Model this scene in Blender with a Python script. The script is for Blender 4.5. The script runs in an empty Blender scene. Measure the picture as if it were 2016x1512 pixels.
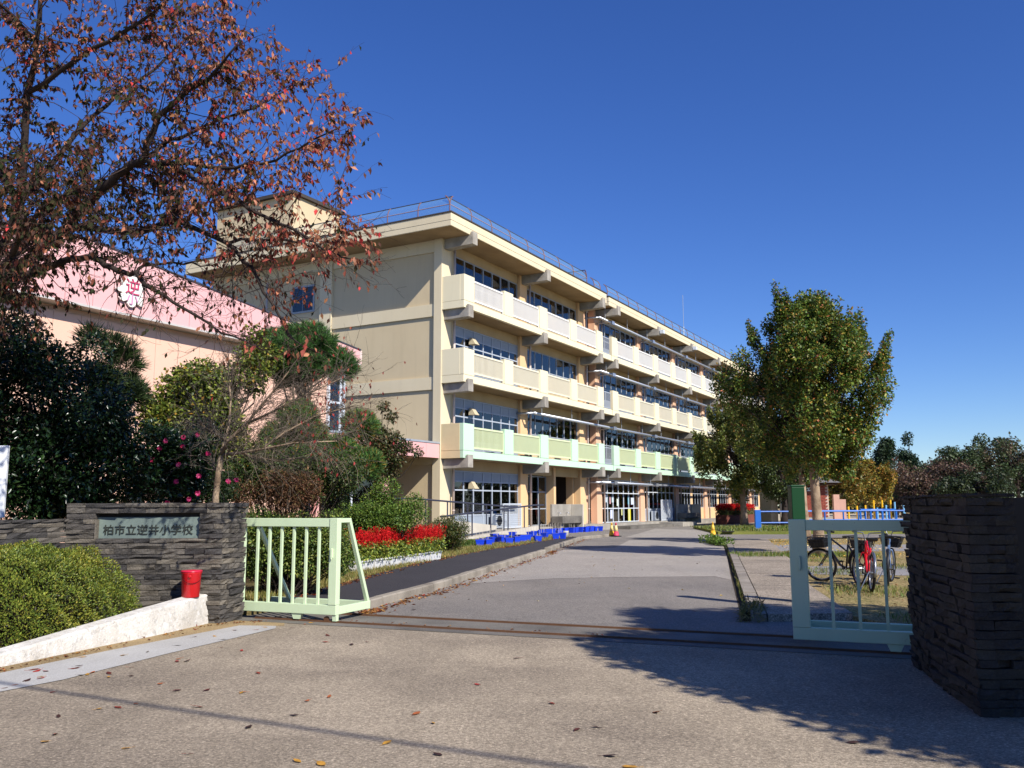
import bpy, math, random
import numpy as np
from mathutils import Vector, Matrix
random.seed(7); rng = np.random.default_rng(7)
R = math.radians
scene = bpy.context.scene
col = scene.collection

# ---------------------------------------------------------------- camera
FPX, PITCH, ROLL, YAW, CH = 1728.9, .13761, -.0031, .50669, 1.55
cp, sp, cr, sr = math.cos(PITCH), math.sin(PITCH), math.cos(ROLL), math.sin(ROLL)
Fw = np.array([0, cp, sp]); _u = np.array([0, -sp, cp]); _x = np.array([1., 0, 0])
Xc = cr*_x + sr*_u; Uc = cr*_u - sr*_x
cam_d = bpy.data.cameras.new('camera'); cam = bpy.data.objects.new('camera', cam_d); col.objects.link(cam)
cam_d.sensor_width = 36; cam_d.lens = FPX/2016*36; cam_d.clip_start = .1; cam_d.clip_end = 3000
cam.matrix_world = Matrix(((Xc[0], Uc[0], -Fw[0], 0), (Xc[1], Uc[1], -Fw[1], 0), (Xc[2], Uc[2], -Fw[2], CH), (0, 0, 0, 1)))
scene.camera = cam
# ---------------------------------------------------------------- light
SUN_EL, SUN_AZ = R(38.4), math.atan2(.617, -.787)          # direction towards the sun, clockwise from +Y
w = bpy.data.worlds.new('World'); scene.world = w; w.use_nodes = True
nt = w.node_tree; bg = nt.nodes['Background']
sky = nt.nodes.new('ShaderNodeTexSky'); sky.sky_type = 'NISHITA'; sky.sun_disc = False
sky.sun_elevation = SUN_EL; sky.sun_rotation = SUN_AZ; sky.altitude = 0
sky.air_density = 1.0; sky.dust_density = 0; sky.ozone_density = 8
hs = nt.nodes.new('ShaderNodeHueSaturation'); hs.inputs['Saturation'].default_value = 1.14; hs.inputs['Hue'].default_value = .516
nt.links.new(sky.outputs[0], hs.inputs['Color']); nt.links.new(hs.outputs[0], bg.inputs[0]); bg.inputs[1].default_value = .118
sd = bpy.data.lights.new('sun', 'SUN'); sun = bpy.data.objects.new('sun', sd); col.objects.link(sun)
sd.energy = 5.0; sd.angle = R(.53); sd.color = (1, .955, .89)
_h = math.cos(SUN_EL)
S = Vector((math.sin(SUN_AZ)*_h, math.cos(SUN_AZ)*_h, math.sin(SUN_EL)))
sun.rotation_euler = S.to_track_quat('Z', 'Y').to_euler()
vs = scene.view_settings; vs.view_transform = 'Standard'; vs.look = 'None'; vs.gamma = 1; vs.exposure = .25
scene.cycles.max_bounces = 6; scene.cycles.transparent_max_bounces = 16; scene.cycles.diffuse_bounces = 1
scene.cycles.use_denoising = True

# ---------------------------------------------------------------- helpers
def at(px, py, Y):
    "a point at distance Y in front of the place the photograph was taken from"
    d = Fw + Xc*(px-1008)/FPX - Uc*(py-756)/FPX
    p = d*Y/d[1]; return (p[0], p[1], p[2]+CH)
def gr(px, py, z=0.):
    d = Fw + Xc*(px-1008)/FPX - Uc*(py-756)/FPX
    k = (z-CH)/d[2]; return (d[0]*k, d[1]*k)
def lin(c):
    return tuple((x/12.92 if x <= .04045 else ((x+.055)/1.055)**2.4) for x in (v/255 for v in c))
MATS = {}
def M(name, c, rough=.8, var=.12, scale=2., bump=0., bscale=60., spec=.3, metal=0., c2=None, streak=0., grain=0., gscale=150., wear=0., speck=0., sscale=60., chips=0., chip_c=(110, 84, 58)):
    """procedural paint, concrete, metal ...: c in sRGB 0-255; var = slow tone change, streak = rain marks, grain = fine speckle"""
    if name in MATS: return MATS[name]
    m = bpy.data.materials.new(name); m.use_nodes = True; MATS[name] = m
    t = m.node_tree; N = t.nodes; L = t.links; b = N['Principled BSDF']
    b.inputs['Roughness'].default_value = rough; b.inputs['Metallic'].default_value = metal
    b.inputs['Specular IOR Level'].default_value = spec
    c = lin(c); c2 = lin(c2) if c2 else tuple(v*.72 for v in c)
    geo = N.new('ShaderNodeNewGeometry')
    def noise(sc, det=4, rgh=.55, stretch=None):
        n = N.new('ShaderNodeTexNoise'); n.inputs['Scale'].default_value = sc; n.inputs['Detail'].default_value = det; n.inputs['Roughness'].default_value = rgh
        if stretch:
            mp = N.new('ShaderNodeMapping'); mp.inputs['Scale'].default_value = stretch; L.new(geo.outputs['Position'], mp.inputs[0]); L.new(mp.outputs[0], n.inputs['Vector'])
        else: L.new(geo.outputs['Position'], n.inputs['Vector'])
        return n
    def mix(fac, a, bb):
        x = N.new('ShaderNodeMix'); x.data_type = 'RGBA'
        for i, v in ((0, fac), (6, a), (7, bb)):
            if hasattr(v, 'links'): L.new(v, x.inputs[i])
            elif i == 0: x.inputs[0].default_value = v
            else: x.inputs[i].default_value = (*v, 1)
        return x.outputs[2]
    def ramp(sock, a, bb, lo=0., hi=1.):
        r = N.new('ShaderNodeMapRange'); L.new(sock, r.inputs[0]); r.inputs[1].default_value = a; r.inputs[2].default_value = bb; r.inputs[3].default_value = lo; r.inputs[4].default_value = hi; return r.outputs[0]
    out = c
    if var: out = mix(ramp(noise(scale).outputs[0], .35, .75, 0, min(1., var*3)), c, c2)
    if streak: out = mix(ramp(noise(1., 3, .6, (2.6, 2.6, .22)).outputs[0], .52, .85, 0, streak), out, tuple(v*.45 for v in c))
    if grain:
        out = mix(ramp(noise(gscale, 2, .7).outputs[0], .53, .66, 0, grain), out, tuple(min(1, v*2.2) for v in c))
        out = mix(ramp(noise(gscale*.8, 2, .7).outputs[0], .46, .34, 0, grain), out, tuple(v*.3 for v in c))
    if wear:      # long faint stains and tyre-polished lanes
        out = mix(ramp(noise(.9, 5, .7, (1.6, .35, 1)).outputs[0], .5, .72, 0, wear), out, tuple(v*.55 for v in c))
        out = mix(ramp(noise(2.3, 6, .75).outputs[0], .62, .74, 0, wear*.8), out, tuple(v*.5 for v in c))
        out = mix(ramp(noise(.7, 4, .6, (.5, 1.5, 1)).outputs[0], .56, .75, 0, wear*.7), out, tuple(min(1, v*1.3) for v in c))
    if speck:     # stones of the aggregate, each its own tone
        for sc_ in (sscale, sscale*2.1):
            vo = N.new('ShaderNodeTexVoronoi'); vo.inputs['Scale'].default_value = sc_; L.new(geo.outputs['Position'], vo.inputs['Vector'])
            sx = N.new('ShaderNodeSeparateColor'); L.new(vo.outputs['Color'], sx.inputs[0]); k = ramp(sx.outputs[0], 0, 1, 1-speck, 1+speck)
            cb_ = N.new('ShaderNodeCombineColor'); [L.new(k, cb_.inputs[q]) for q in range(3)]
            x = N.new('ShaderNodeMix'); x.data_type = 'RGBA'; x.blend_type = 'MULTIPLY'; x.clamp_result = False; x.inputs[0].default_value = 1
            L.new(out, x.inputs[6]); L.new(cb_.outputs[0], x.inputs[7]); out = x.outputs[2]
    if chips:
        out = mix(ramp(noise(11., 6, .8).outputs[0], .64, .68, 0, chips), out, lin(chip_c))
    if hasattr(out, 'links'): L.new(out, b.inputs['Base Color'])
    else: b.inputs['Base Color'].default_value = (*out, 1)
    if bump:
        bp = N.new('ShaderNodeBump'); bp.inputs['Strength'].default_value = bump; bp.inputs['Distance'].default_value = .02
        L.new(noise(bscale, 5, .65).outputs[0], bp.inputs['Height']); L.new(bp.outputs[0], b.inputs['Normal'])
    return m
def leafmat(name, rough=.45, spec=.35, trans=.22):
    m = bpy.data.materials.new(name); m.use_nodes = True; MATS[name] = m
    t = m.node_tree; N = t.nodes; L = t.links; b = N['Principled BSDF']
    a = N.new('ShaderNodeAttribute'); a.attribute_name = 'Col'
    L.new(a.outputs[0], b.inputs['Base Color']); b.inputs['Roughness'].default_value = rough; b.inputs['Specular IOR Level'].default_value = spec
    tr = N.new('ShaderNodeBsdfTranslucent'); L.new(a.outputs[0], tr.inputs[0]); mx = N.new('ShaderNodeMixShader'); mx.inputs[0].default_value = trans
    L.new(b.outputs[0], mx.inputs[1]); L.new(tr.outputs[0], mx.inputs[2]); L.new(mx.outputs[0], N['Material Output'].inputs[0])
    return m
def glassmat(name, tint=(.75, .8, .82), refl=.16):
    m = bpy.data.materials.new(name); m.use_nodes = True; MATS[name] = m
    t = m.node_tree; N = t.nodes; L = t.links; N.remove(N['Principled BSDF'])
    tr = N.new('ShaderNodeBsdfTransparent'); tr.inputs[0].default_value = (*tint, 1)
    g = N.new('ShaderNodeBsdfGlossy'); g.inputs['Roughness'].default_value = .015; g.inputs[0].default_value = (.95, .97, 1, 1)
    fr = N.new('ShaderNodeFresnel'); fr.inputs[0].default_value = 1.55
    ad = N.new('ShaderNodeMath'); ad.operation = 'ADD'; ad.use_clamp = True; ad.inputs[1].default_value = refl; L.new(fr.outputs[0], ad.inputs[0])
    mx = N.new('ShaderNodeMixShader'); L.new(ad.outputs[0], mx.inputs[0]); L.new(tr.outputs[0], mx.inputs[1]); L.new(g.outputs[0], mx.inputs[2])
    L.new(mx.outputs[0], N['Material Output'].inputs[0]); return m
def meshmat(name, c, alpha):
    m = bpy.data.materials.new(name); m.use_nodes = True; MATS[name] = m
    t = m.node_tree; b = t.nodes['Principled BSDF']; b.inputs['Base Color'].default_value = (*lin(c), 1); b.inputs['Alpha'].default_value = alpha; b.inputs['Roughness'].default_value = .6
    return m

class MB:
    def __init__(s): s.v = []; s.f = []
    def add(s, vs, fs):
        o = len(s.v); s.v += [tuple(p) for p in vs]; s.f += [tuple(i+o for i in f) for f in fs]; return s
    def box(s, x0, x1, y0, y1, z0, z1):
        return s.add([(x0,y0,z0),(x1,y0,z0),(x1,y1,z0),(x0,y1,z0),(x0,y0,z1),(x1,y0,z1),(x1,y1,z1),(x0,y1,z1)],
                     [(3,2,1,0),(4,5,6,7),(0,1,5,4),(1,2,6,5),(2,3,7,6),(3,0,4,7)])
    def st(s, s0, s1, t0, t1, z0, z1): return s.box(s0, s1, -t1, -t0, z0, z1)     # building axes
    def beam(s, p, q, w, h, up=(0,0,1)):
        p = Vector(p); q = Vector(q); d = (q-p).normalized(); a = d.cross(Vector(up))
        if a.length < 1e-4: a = d.cross(Vector((0,1,0)))
        a.normalize(); b = a.cross(d)
        vs = [c + a*w/2*i + b*h/2*j for c in (p, q) for i, j in ((-1,-1),(1,-1),(1,1),(-1,1))]
        return s.add(vs, [(0,1,2,3),(7,6,5,4),(0,4,5,1),(1,5,6,2),(2,6,7,3),(3,7,4,0)])
    def tube(s, pts, rad, n=8, cap=True):
        pts = [Vector(p) for p in pts]
        if not hasattr(rad, '__len__'): rad = [rad]*len(pts)
        rings = []; prev = None
        for i, p in enumerate(pts):
            d = (pts[min(i+1, len(pts)-1)] - pts[max(i-1, 0)])
            if d.length < 1e-9: d = Vector((0,0,1))
            d.normalize()
            if prev is None: a = d.orthogonal().normalized()
            else:
                a = prev - d*prev.dot(d)
                a = a.normalized() if a.length > 1e-5 else d.orthogonal().normalized()
            prev = a; b = d.cross(a)
            rings.append([p + (a*math.cos(2*math.pi*k/n) + b*math.sin(2*math.pi*k/n))*rad[i] for k in range(n)])
        o = len(s.v)
        for rg in rings: s.v += [tuple(p) for p in rg]
        for i in range(len(rings)-1):
            for k in range(n):
                s.f.append((o+i*n+k, o+i*n+(k+1)%n, o+(i+1)*n+(k+1)%n, o+(i+1)*n+k))
        if cap: s.f.append(tuple(o+k for k in range(n))[::-1]); s.f.append(tuple(o+(len(rings)-1)*n+k for k in range(n)))
        return s
    def prism(s, poly, z0, z1):
        n = len(poly); vs = [(x, y, z0) for x, y in poly] + [(x, y, z1) for x, y in poly]
        return s.add(vs, [tuple(range(n))[::-1], tuple(range(n, 2*n))] + [(i, (i+1) % n, n+(i+1) % n, n+i) for i in range(n)])
    def sheet(s, poly, z): return s.add([(x, y, z) for x, y in poly], [tuple(range(len(poly)))])
    def lathe(s, prof, n=24, c=(0,0,0)):
        o = len(s.v)
        for r, z in prof: s.v += [(c[0]+r*math.cos(2*math.pi*k/n), c[1]+r*math.sin(2*math.pi*k/n), c[2]+z) for k in range(n)]
        for i in range(len(prof)-1):
            for k in range(n): s.f.append((o+i*n+k, o+i*n+(k+1)%n, o+(i+1)*n+(k+1)%n, o+(i+1)*n+k))
        s.f.append(tuple(o+k for k in range(n))[::-1]); s.f.append(tuple(o+(len(prof)-1)*n+k for k in range(n))); return s
    def torus(s, c, ax, Rr, r, n=28, m=6):
        ax = Vector(ax).normalized(); a = ax.orthogonal().normalized(); b = ax.cross(a); c = Vector(c); o = len(s.v)
        for i in range(n):
            d = a*math.cos(2*math.pi*i/n)+b*math.sin(2*math.pi*i/n)
            for k in range(m): s.v.append(tuple(c+d*(Rr+r*math.cos(2*math.pi*k/m))+ax*r*math.sin(2*math.pi*k/m)))
        for i in range(n):
            for k in range(m): s.f.append((o+i*m+k, o+((i+1)%n)*m+k, o+((i+1)%n)*m+(k+1)%m, o+i*m+(k+1)%m))
        return s
    def mesh(s, name):
        me = bpy.data.meshes.new(name); me.from_pydata(s.v, [], s.f); me.validate(); me.update(); return me
    def build(s, name, mat, parent=None, smooth=False, bevel=0., kind=None):
        me = s.mesh(name); me.materials.append(mat)
        if smooth: me.polygons.foreach_set('use_smooth', [True]*len(me.polygons))
        o = bpy.data.objects.new(name, me); col.objects.link(o); o.parent = parent
        if bevel:
            md = o.modifiers.new('bevel', 'BEVEL'); md.width = bevel; md.segments = 2; md.limit_method = 'ANGLE'; md.angle_limit = R(40)
        if kind: o['kind'] = kind
        return o
def inst(name, me, parent=None, loc=(0,0,0), rot=(0,0,0), sc=(1,1,1)):
    o = bpy.data.objects.new(name, me); col.objects.link(o); o.parent = parent; o.location = loc; o.rotation_euler = rot; o.scale = sc; return o
def tag(o, label, cat, group=None):
    o['label'] = label; o['category'] = cat
    if group: o['group'] = group
    return o
def thing(name, label, cat, loc=(0,0,0), rz=0., group=None):
    o = bpy.data.objects.new(name, None); col.objects.link(o); o.location = loc; o.rotation_euler = (0, 0, rz); o.empty_display_size = .2
    return tag(o, label, cat, group)
def copy_tree(o, parent=None):
    c = o.copy(); col.objects.link(c); c.parent = parent
    for ch in o.children: copy_tree(ch, c)
    return c
def struct(o): o['kind'] = 'structure'; return o
def text_mesh(txt, size, depth=.0):
    cu = bpy.data.curves.new('lettering', 'FONT'); cu.body = txt; cu.size = size; cu.align_x = 'CENTER'; cu.align_y = 'CENTER'; cu.extrude = depth
    o = bpy.data.objects.new('lettering', cu); col.objects.link(o)
    bpy.context.view_layer.update()
    me = bpy.data.meshes.new_from_object(o.evaluated_get(bpy.context.evaluated_depsgraph_get())); bpy.data.objects.remove(o); return me

# ---------------------------------------------------------------- foliage
def unit(v): return v/np.maximum(np.linalg.norm(v, axis=-1, keepdims=True), 1e-9)
def leaves(name, P, D, Nn, Ln, Wd, C, mat, parent=None, fold=.12, kind=None):
    "one folded four-cornered blade for each row of P; C = leaf pigment"
    n = len(P); D = unit(D); Sd = unit(np.cross(D, Nn)); Nn = unit(np.cross(Sd, D)); Ln = Ln[:, None]; Wd = Wd[:, None]
    v = np.empty((n, 4, 3), np.float32)
    mid = P + D*Ln*.45
    v[:, 0] = P; v[:, 1] = mid + Sd*Wd*.5 + Nn*Wd*fold*1.5; v[:, 2] = P + D*Ln - Nn*Ln*.06; v[:, 3] = mid - Sd*Wd*.5 + Nn*Wd*fold*1.5
    me = bpy.data.meshes.new(name); me.vertices.add(n*4); me.vertices.foreach_set('co', v.ravel())
    idx = np.arange(n)*4
    tri = np.stack([idx, idx+1, idx+2, idx, idx+2, idx+3], 1).astype(np.int32).ravel()
    me.loops.add(n*6); me.loops.foreach_set('vertex_index', tri); me.polygons.add(n*2)
    me.polygons.foreach_set('loop_start', np.arange(n*2, dtype=np.int32)*3)
    me.update(calc_edges=True)
    ca = me.color_attributes.new('Col', 'FLOAT_COLOR', 'POINT')
    cc = np.ones((n, 4, 4), np.float32); cc[:, :, :3] = C[:, None, :]; ca.data.foreach_set('color', cc.ravel())
    me.materials.append(mat); o = bpy.data.objects.new(name, me); col.objects.link(o); o.parent = parent
    if kind: o['kind'] = kind
    return o
def palette(n, cols, wts, jit=.18):
    C = np.array([lin(c) for c in cols]); i = rng.choice(len(cols), n, p=np.array(wts)/sum(wts))
    return np.clip(C[i]*(1+rng.normal(0, jit, (n, 1)))*(1+rng.normal(0, .05, (n, 3))), .002, 1)
def rdir(n): return unit(rng.normal(size=(n, 3)))
def in_balls(cen, rad, n, shell=.55, squash=1.):
    "points in the outer shell of balls; more points in bigger balls"
    cen = np.array(cen); rad = np.array(rad); p = rad**2.2; i = rng.choice(len(cen), n, p=p/p.sum())
    d = rdir(n); k = (shell + (1-shell)*rng.random(n)**.7)
    off = d*(rad[i]*k)[:, None]; off[:, 2] *= squash
    return cen[i]+off, d
def foliage(name, parent, cen, rad, n, size, cols, wts, mat, aspect=.5, droop=-.1, shell=.5, squash=.85, jit=.2, sz_var=.25, outward=.7):
    P, d = in_balls(cen, rad, n, shell, squash)
    D = unit(d*outward + rdir(n)*.8 + np.array([0, 0, droop])); Nn = unit(rdir(n)*.7 + np.array([.1, -.1, .8]) + d*.3)
    L_ = size*(1+rng.normal(0, sz_var, n)).clip(.4, 1.8)
    return leaves(name, P, D, Nn, L_, L_*aspect, palette(n, cols, wts, jit), mat, parent)
def limb(p, q, n=5, sag=.08, wob=.06):
    p = Vector(p); q = Vector(q); L_ = (q-p).length; out = []
    for i in range(n+1):
        t = i/n; v = p.lerp(q, t); k = math.sin(math.pi*t)
        out.append(v + Vector((random.gauss(0, wob), random.gauss(0, wob), random.gauss(0, wob)))*L_*k*.6 + Vector((0, 0, sag*L_*k)))
    return out
def taper(r0, r1, n): return [r0+(r1-r0)*i/(n-1) for i in range(n)]
# ================================================================ SETTING: ground
concrete_old = M('forecourt_concrete', (178, 162, 138), .95, .4, .45, .6, 90, .2, c2=(124, 112, 97), grain=.3, gscale=40, wear=.6, speck=.25, sscale=55)
asphalt = M('asphalt', (140, 132, 122), .93, .25, .5, .5, 120, .2, c2=(116, 111, 106), grain=.3, gscale=50, wear=.35, speck=.22, sscale=50)
asphalt_light = M('asphalt_light', (166, 157, 145), .93, .22, .4, .45, 120, .2, c2=(140, 135, 128), grain=.25, gscale=50, wear=.35, speck=.2, sscale=50)
asphalt_black = M('asphalt_black', (66, 64, 67), .92, .2, .8, .5, 120, .2, grain=.4, gscale=120)
conc = M('concrete', (172, 165, 152), .9, .3, 1.3, .35, 50, .2, c2=(130, 124, 114), grain=.2, gscale=70)
conc_dark = M('concrete_dark', (128, 122, 112), .92, .35, 1.2, .4, 40, .2, c2=(86, 82, 76), grain=.25, gscale=60)
soil = M('soil', (118, 100, 70), .98, .4, .8, .6, 40, .1, c2=(92, 94, 52), grain=.5, gscale=40)
dirt = M('dirt', (176, 152, 112), .98, .35, .9, .5, 50, .1, c2=(132, 112, 80), grain=.4, gscale=60)
turf = M('turf', (160, 138, 98), .98, .55, .5, .8, 30, .1, c2=(110, 108, 60), grain=.6, gscale=26, speck=.35, sscale=30, wear=.35)
sand = M('playground_sand', (196, 180, 152), .97, .2, .3, .2, 40, .1, grain=.2, gscale=30)
pale_slab = M('pale_slab', (190, 186, 177), .9, .2, 1.1, .3, 60, .2, c2=(160, 154, 144), grain=.25, gscale=90, wear=.3)
rust = M('rusty_rail', (112, 78, 52), .8, .4, 8, .3, 90, .4)
GX, GY = (.925, -.380), (.380, .925)
def trk(x, off=0.):                       # point on the gate track, off metres behind it
    return (x + GY[0]*off, 12.73 - .411*(x+3.85) + GY[1]*off)
struct(MB().sheet([(-700, -300), (900, -300), (900, 900), (-700, 900)], -.05).build('ground', dirt))
struct(MB().sheet([(-16, -14), (18, -14), trk(16, -.3), trk(-4.35, -.3), (-16, 14)], 0).build('forecourt', concrete_old))
struct(MB().sheet([trk(-3.9, -.3), trk(12, -.3), trk(12, 1.0), trk(-3.9, 1.0)], .004).build('gate_track_slab', conc_dark))
o = struct(MB().sheet([trk(-3.6, 1.0), trk(8, 1.0), (14, 42), (80, 46), (80, 140), (-4, 140), (-4, 13.6)], 0).build('driveway', asphalt))
struct(MB().sheet([gr(*q) for q in ((905, 1150), (1090, 1139), (1250, 1136), (1408, 1135), (1440, 1142), (1432, 1100), (1422, 1068), (1240, 1063), (1212, 1078), (1110, 1083), (1035, 1100), (960, 1126))], .004).build('road_patch', asphalt_light))
struct(MB().sheet([gr(*q) for q in ((1230, 1058), (1400, 1060), (1395, 1044), (1290, 1041))], .004).build('road_patch', asphalt_light))
for off in (0, .8):
    m = MB()
    m.beam((*trk(-3.6, off), .012), (*trk(7, off), .012), .035, .02)
    m.beam((*trk(-3.6, off-.045), .006), (*trk(7, off-.045), .006), .02, .006)
    struct(m.build('gate_rail', rust))
# strip of pale slab and dirt beside the white kerb
struct(MB().sheet([gr(*q) for q in ((-120, 1392), (0, 1363), (125, 1339), (333, 1287), (542, 1238), (544, 1233), (472, 1232), (222, 1280), (0, 1326), (-120, 1352))], .006).build('pale_ramp_slab', pale_slab))
struct(MB().sheet([gr(*q) for q in ((-120, 1356), (0, 1330), (222, 1283), (474, 1235), (560, 1232), (560, 1216), (420, 1224), (292, 1252), (167, 1274), (0, 1308), (-120, 1335))], .002).build('dirt_strip', dirt))
# left: kerb, black footpath, planting bed
KL = [(-2.33, 13.05), (-2.2, 13.62), (-1.28, 17.27), (-.39, 21.81), (1.05, 28.88), (1.29, 30.63), (3.22, 40.98), (4.7, 44.0)]
def walk_line(pts, step, start=0.):
    out = []; acc = start
    for a, b in zip(pts[:-1], pts[1:]):
        a = Vector(a); b = Vector(b); L_ = (b-a).length; d = (b-a)/L_
        while acc < L_: out.append((a+d*acc, d)); acc += step
        acc -= L_
    return out
kerb_me = MB().add([(-.298,-.075,0),(.298,-.075,0),(.298,.075,0),(-.298,.075,0),(-.296,-.055,.135),(.296,-.055,.135),(.296,.075,.135),(-.296,.075,.135),(-.297,-.073,.115),(.297,-.073,.115)],
                   [(3,2,1,0),(4,5,6,7),(0,1,9,8),(8,9,5,4),(1,2,6,5,9),(2,3,7,6),(3,0,8,4,7)]).mesh('kerb_stone')
kerb_me.materials.append(M('kerb_concrete', (166, 156, 140), .92, .4, 1.5, .4, 50, .2, c2=(112, 104, 92), grain=.25))
kerb = struct(bpy.data.objects.new('kerb', None)); col.objects.link(kerb)
for p, d in walk_line(KL, .605, .3):
    if 28.9 < p.y < 30.3: continue
    n_ = Vector((-d.y, d.x)); q = p + n_*.075
    inst('kerb_stone', kerb_me, kerb, (q.x, q.y, random.uniform(-.006, .004)), (0, 0, math.atan2(d.y, d.x)+random.gauss(0, .006)))
SI = [(-3.62, 13.3), (-3.42, 15.2), (-3.17, 17.02), (-2.99, 18.46), (-2.4, 22.24), (-1.86, 25.01), (-.54, 30.24), (.22, 32.69), (2.6, 41.01)]
KI = [(x-.155, y+.03) for x, y in KL[:7]]
struct(MB().prism(SI + KI[::-1], 0.001, .122).build('footpath', asphalt_black))
struct(MB().prism([(-4.6, 12.75), (-3.75, 12.95)] + SI + [(1.6, 42.4), (-2.9, 38.4), (-7, 38), (-26, 38), (-26, 12.5)], -.04, .112).build('planting_bed', soil))
# right: gutter, kerb slabs, walk, turf
WL = [(3.2, 12.1), (3.45, 13.22), (9.18, 38.48)]
WR = [(4.6, 12.2), (4.78, 13.19), (5.37, 16.15), (7.34, 23.5), (11.04, 38.6)]
struct(MB().sheet([(3.08, 12.1), (3.33, 13.22), (9.04, 38.48), (9.18, 38.48), (3.46, 13.22), (3.2, 12.1)], .003).build('gutter', M('gutter_dirt', (84, 74, 60), .98, .5, 2, .6, 30, .1, c2=(44, 38, 32), grain=.5, gscale=30)))
slab_me = MB().box(-.295, .295, -.1, .1, 0, .105).mesh('kerb_slab'); slab_me.materials.append(M('kerb_slab', (158, 148, 134), .93, .4, 1.4, .4, 40, .2, c2=(116, 108, 98), grain=.3))
kr = struct(bpy.data.objects.new('kerb_right', None)); col.objects.link(kr)
for p, d in walk_line(WL, .6, .3):
    n_ = Vector((d.y, -d.x)); q = p + n_*.1
    inst('kerb_slab', slab_me, kr, (q.x, q.y, random.uniform(-.008, .006)), (random.gauss(0, .01), 0, math.atan2(d.y, d.x)+random.gauss(0, .008)))
walkm = M('walk_asphalt', (164, 150, 132), .95, .3, .8, .5, 90, .2, c2=(128, 118, 104), grain=.3, gscale=50, speck=.4, sscale=45, wear=.3)
struct(MB().prism([(x+.215, y-.04) for x, y in WL] + WR[::-1], .001, .098).build('footpath_right', walkm))
for yy in (13.9, 16.4, 19.2, 23.6, 29.5):       # joints between the poured bays
    x0 = 3.45 + (yy-13.22)*.2268 + .25
    struct(MB().beam((x0, yy, .1), (x0+1.05, yy-.2, .1), .02, .006).build('paving_joint', conc_dark))
struct(MB().prism(WR + [(9.4, 39.2), (60, 42), (60, 6), (5.2, 9.5)], -.04, .055).build('lawn', turf))
struct(MB().sheet([(6.4, 19.4), (12, 18.2), (16, 17.5), (16, 20.6), (7.0, 22.0)], .06).build('side_path', M('side_path', (150, 146, 142), .95, .25, .6, .4, 90, .2, grain=.4)))
struct(MB().sheet([(8.6, 29), (40, 27), (40, 33.5), (9.6, 33.5)], .06).build('side_path', MATS['side_path']))
struct(MB().prism([(10.9, 47.2), (12.2, 60), (40, 62), (60, 58), (60, 47.2)], -.04, .14).build('lawn', M('turf_green', (128, 128, 66), .98, .45, .4, .6, 40, .1, c2=(88, 100, 42), grain=.4, gscale=30)))
struct(MB().sheet([(13, 63), (100, 60), (200, 150), (40, 150), (24, 84)], .012).build('playground', sand))

# ================================================================ SCHOOL
C0 = (-3.45, 42.193, 0); BROT = math.pi/2 - YAW
cream = M('cream_render', (232, 216, 180), .85, .14, .5, .08, 80, .25, c2=(216, 198, 160), streak=.16)
beige = M('beige_render', (219, 199, 160), .87, .16, .4, .1, 80, .2, c2=(198, 176, 138), streak=.16)
ivory = M('ivory_paint', (241, 229, 192), .8, .08, .6, .05, 80, .3, c2=(230, 214, 176), streak=.2)
mint = M('mint_paint', (202, 234, 200), .75, .08, .6, .05, 80, .3, c2=(184, 220, 192), streak=.12)
white_rail = M('white_railing', (240, 236, 226), .5, .05, spec=.4)
cream_rail = M('cream_railing', (240, 230, 200), .5, .05, spec=.4)
lime_rail = M('lime_railing', (222, 232, 182), .5, .05, spec=.4)
grey_conc = M('bracket_concrete', (178, 171, 158), .92, .35, 1.5, .35, 40, .2, c2=(134, 127, 116), streak=.4)
peach = M('peach_render', (238, 198, 148), .85, .12, .6, .06, 80, .2, c2=(220, 176, 126))
salmon = M('salmon_render', (234, 188, 154), .85, .12, .6, .06, 80, .2, c2=(218, 168, 132))
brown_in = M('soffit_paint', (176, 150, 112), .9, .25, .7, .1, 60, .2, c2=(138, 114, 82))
frame_grey = M('window_frame', (168, 174, 180), .45, .08, 3, spec=.4)
frame_white = M('window_frame_white', (216, 222, 226), .45, .06, 3, spec=.4)
panel_blue = M('panel_blue_grey', (158, 168, 180), .55, .1, 2, spec=.4)
glass = glassmat('window_glass', (.9, .93, .93), .05)
inner = M('classroom_wall', (196, 190, 178), .9, .1)
inner_floor = M('classroom_floor', (110, 88, 62), .7, .15)
curtain = M('curtain', (196, 206, 200), .95, .15, 5)
pipe_c = M('downpipe', (214, 196, 184), .6, .15, 3, c2=(188, 168, 150))
silver = M('galvanised_pipe', (196, 200, 206), .35, .1, 6, spec=.5, metal=.7)
dark_cap = M('roof_cap', (78, 70, 62), .8, .2)
rail_rust = M('fence_post', (132, 98, 92), .7, .3, 4)
mesh_f = meshmat('fence_mesh', (150, 190, 200), .16)
SB = thing('school_building', 'long four storey cream school building with balconies on every floor', 'building', C0, BROT)
FH = 3.65; ZB = [3.82 + FH*k for k in range(4)]; ZB[3] = 14.72; FL = [.38, 4.12, 7.77, 11.42]
COLS1 = [0, 8.08, 16.05]; COLS2 = [18.65 + 8.05*k for k in range(7)]
# floors, back walls, partitions
for k in range(4):
    MB().st(.3, 66.8, -15.5, -.42, FL[k]-.3, FL[k]).build('floor_slab', inner_floor, SB)
m = MB(); m.st(.3, 66.8, -7.2, -7.0, .38, 14.7)
for c in COLS1[1:] + COLS2[:-1]: m.st(c+.3, c+.5, -7.0, -.45, .38, 14.7)
m.build('inner_wall', inner, SB)
for k in range(4): MB().st(.3, 66.8, -7.0, -.42, ZB[k]-.12, ZB[k]-.02).build('ceiling', M('ceiling_white', (222, 220, 212), .9, .08), SB)
MB().st(.3, 66.9, -15.7, -15.5, 0, 14.7).build('rear_wall', beige, SB)
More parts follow.
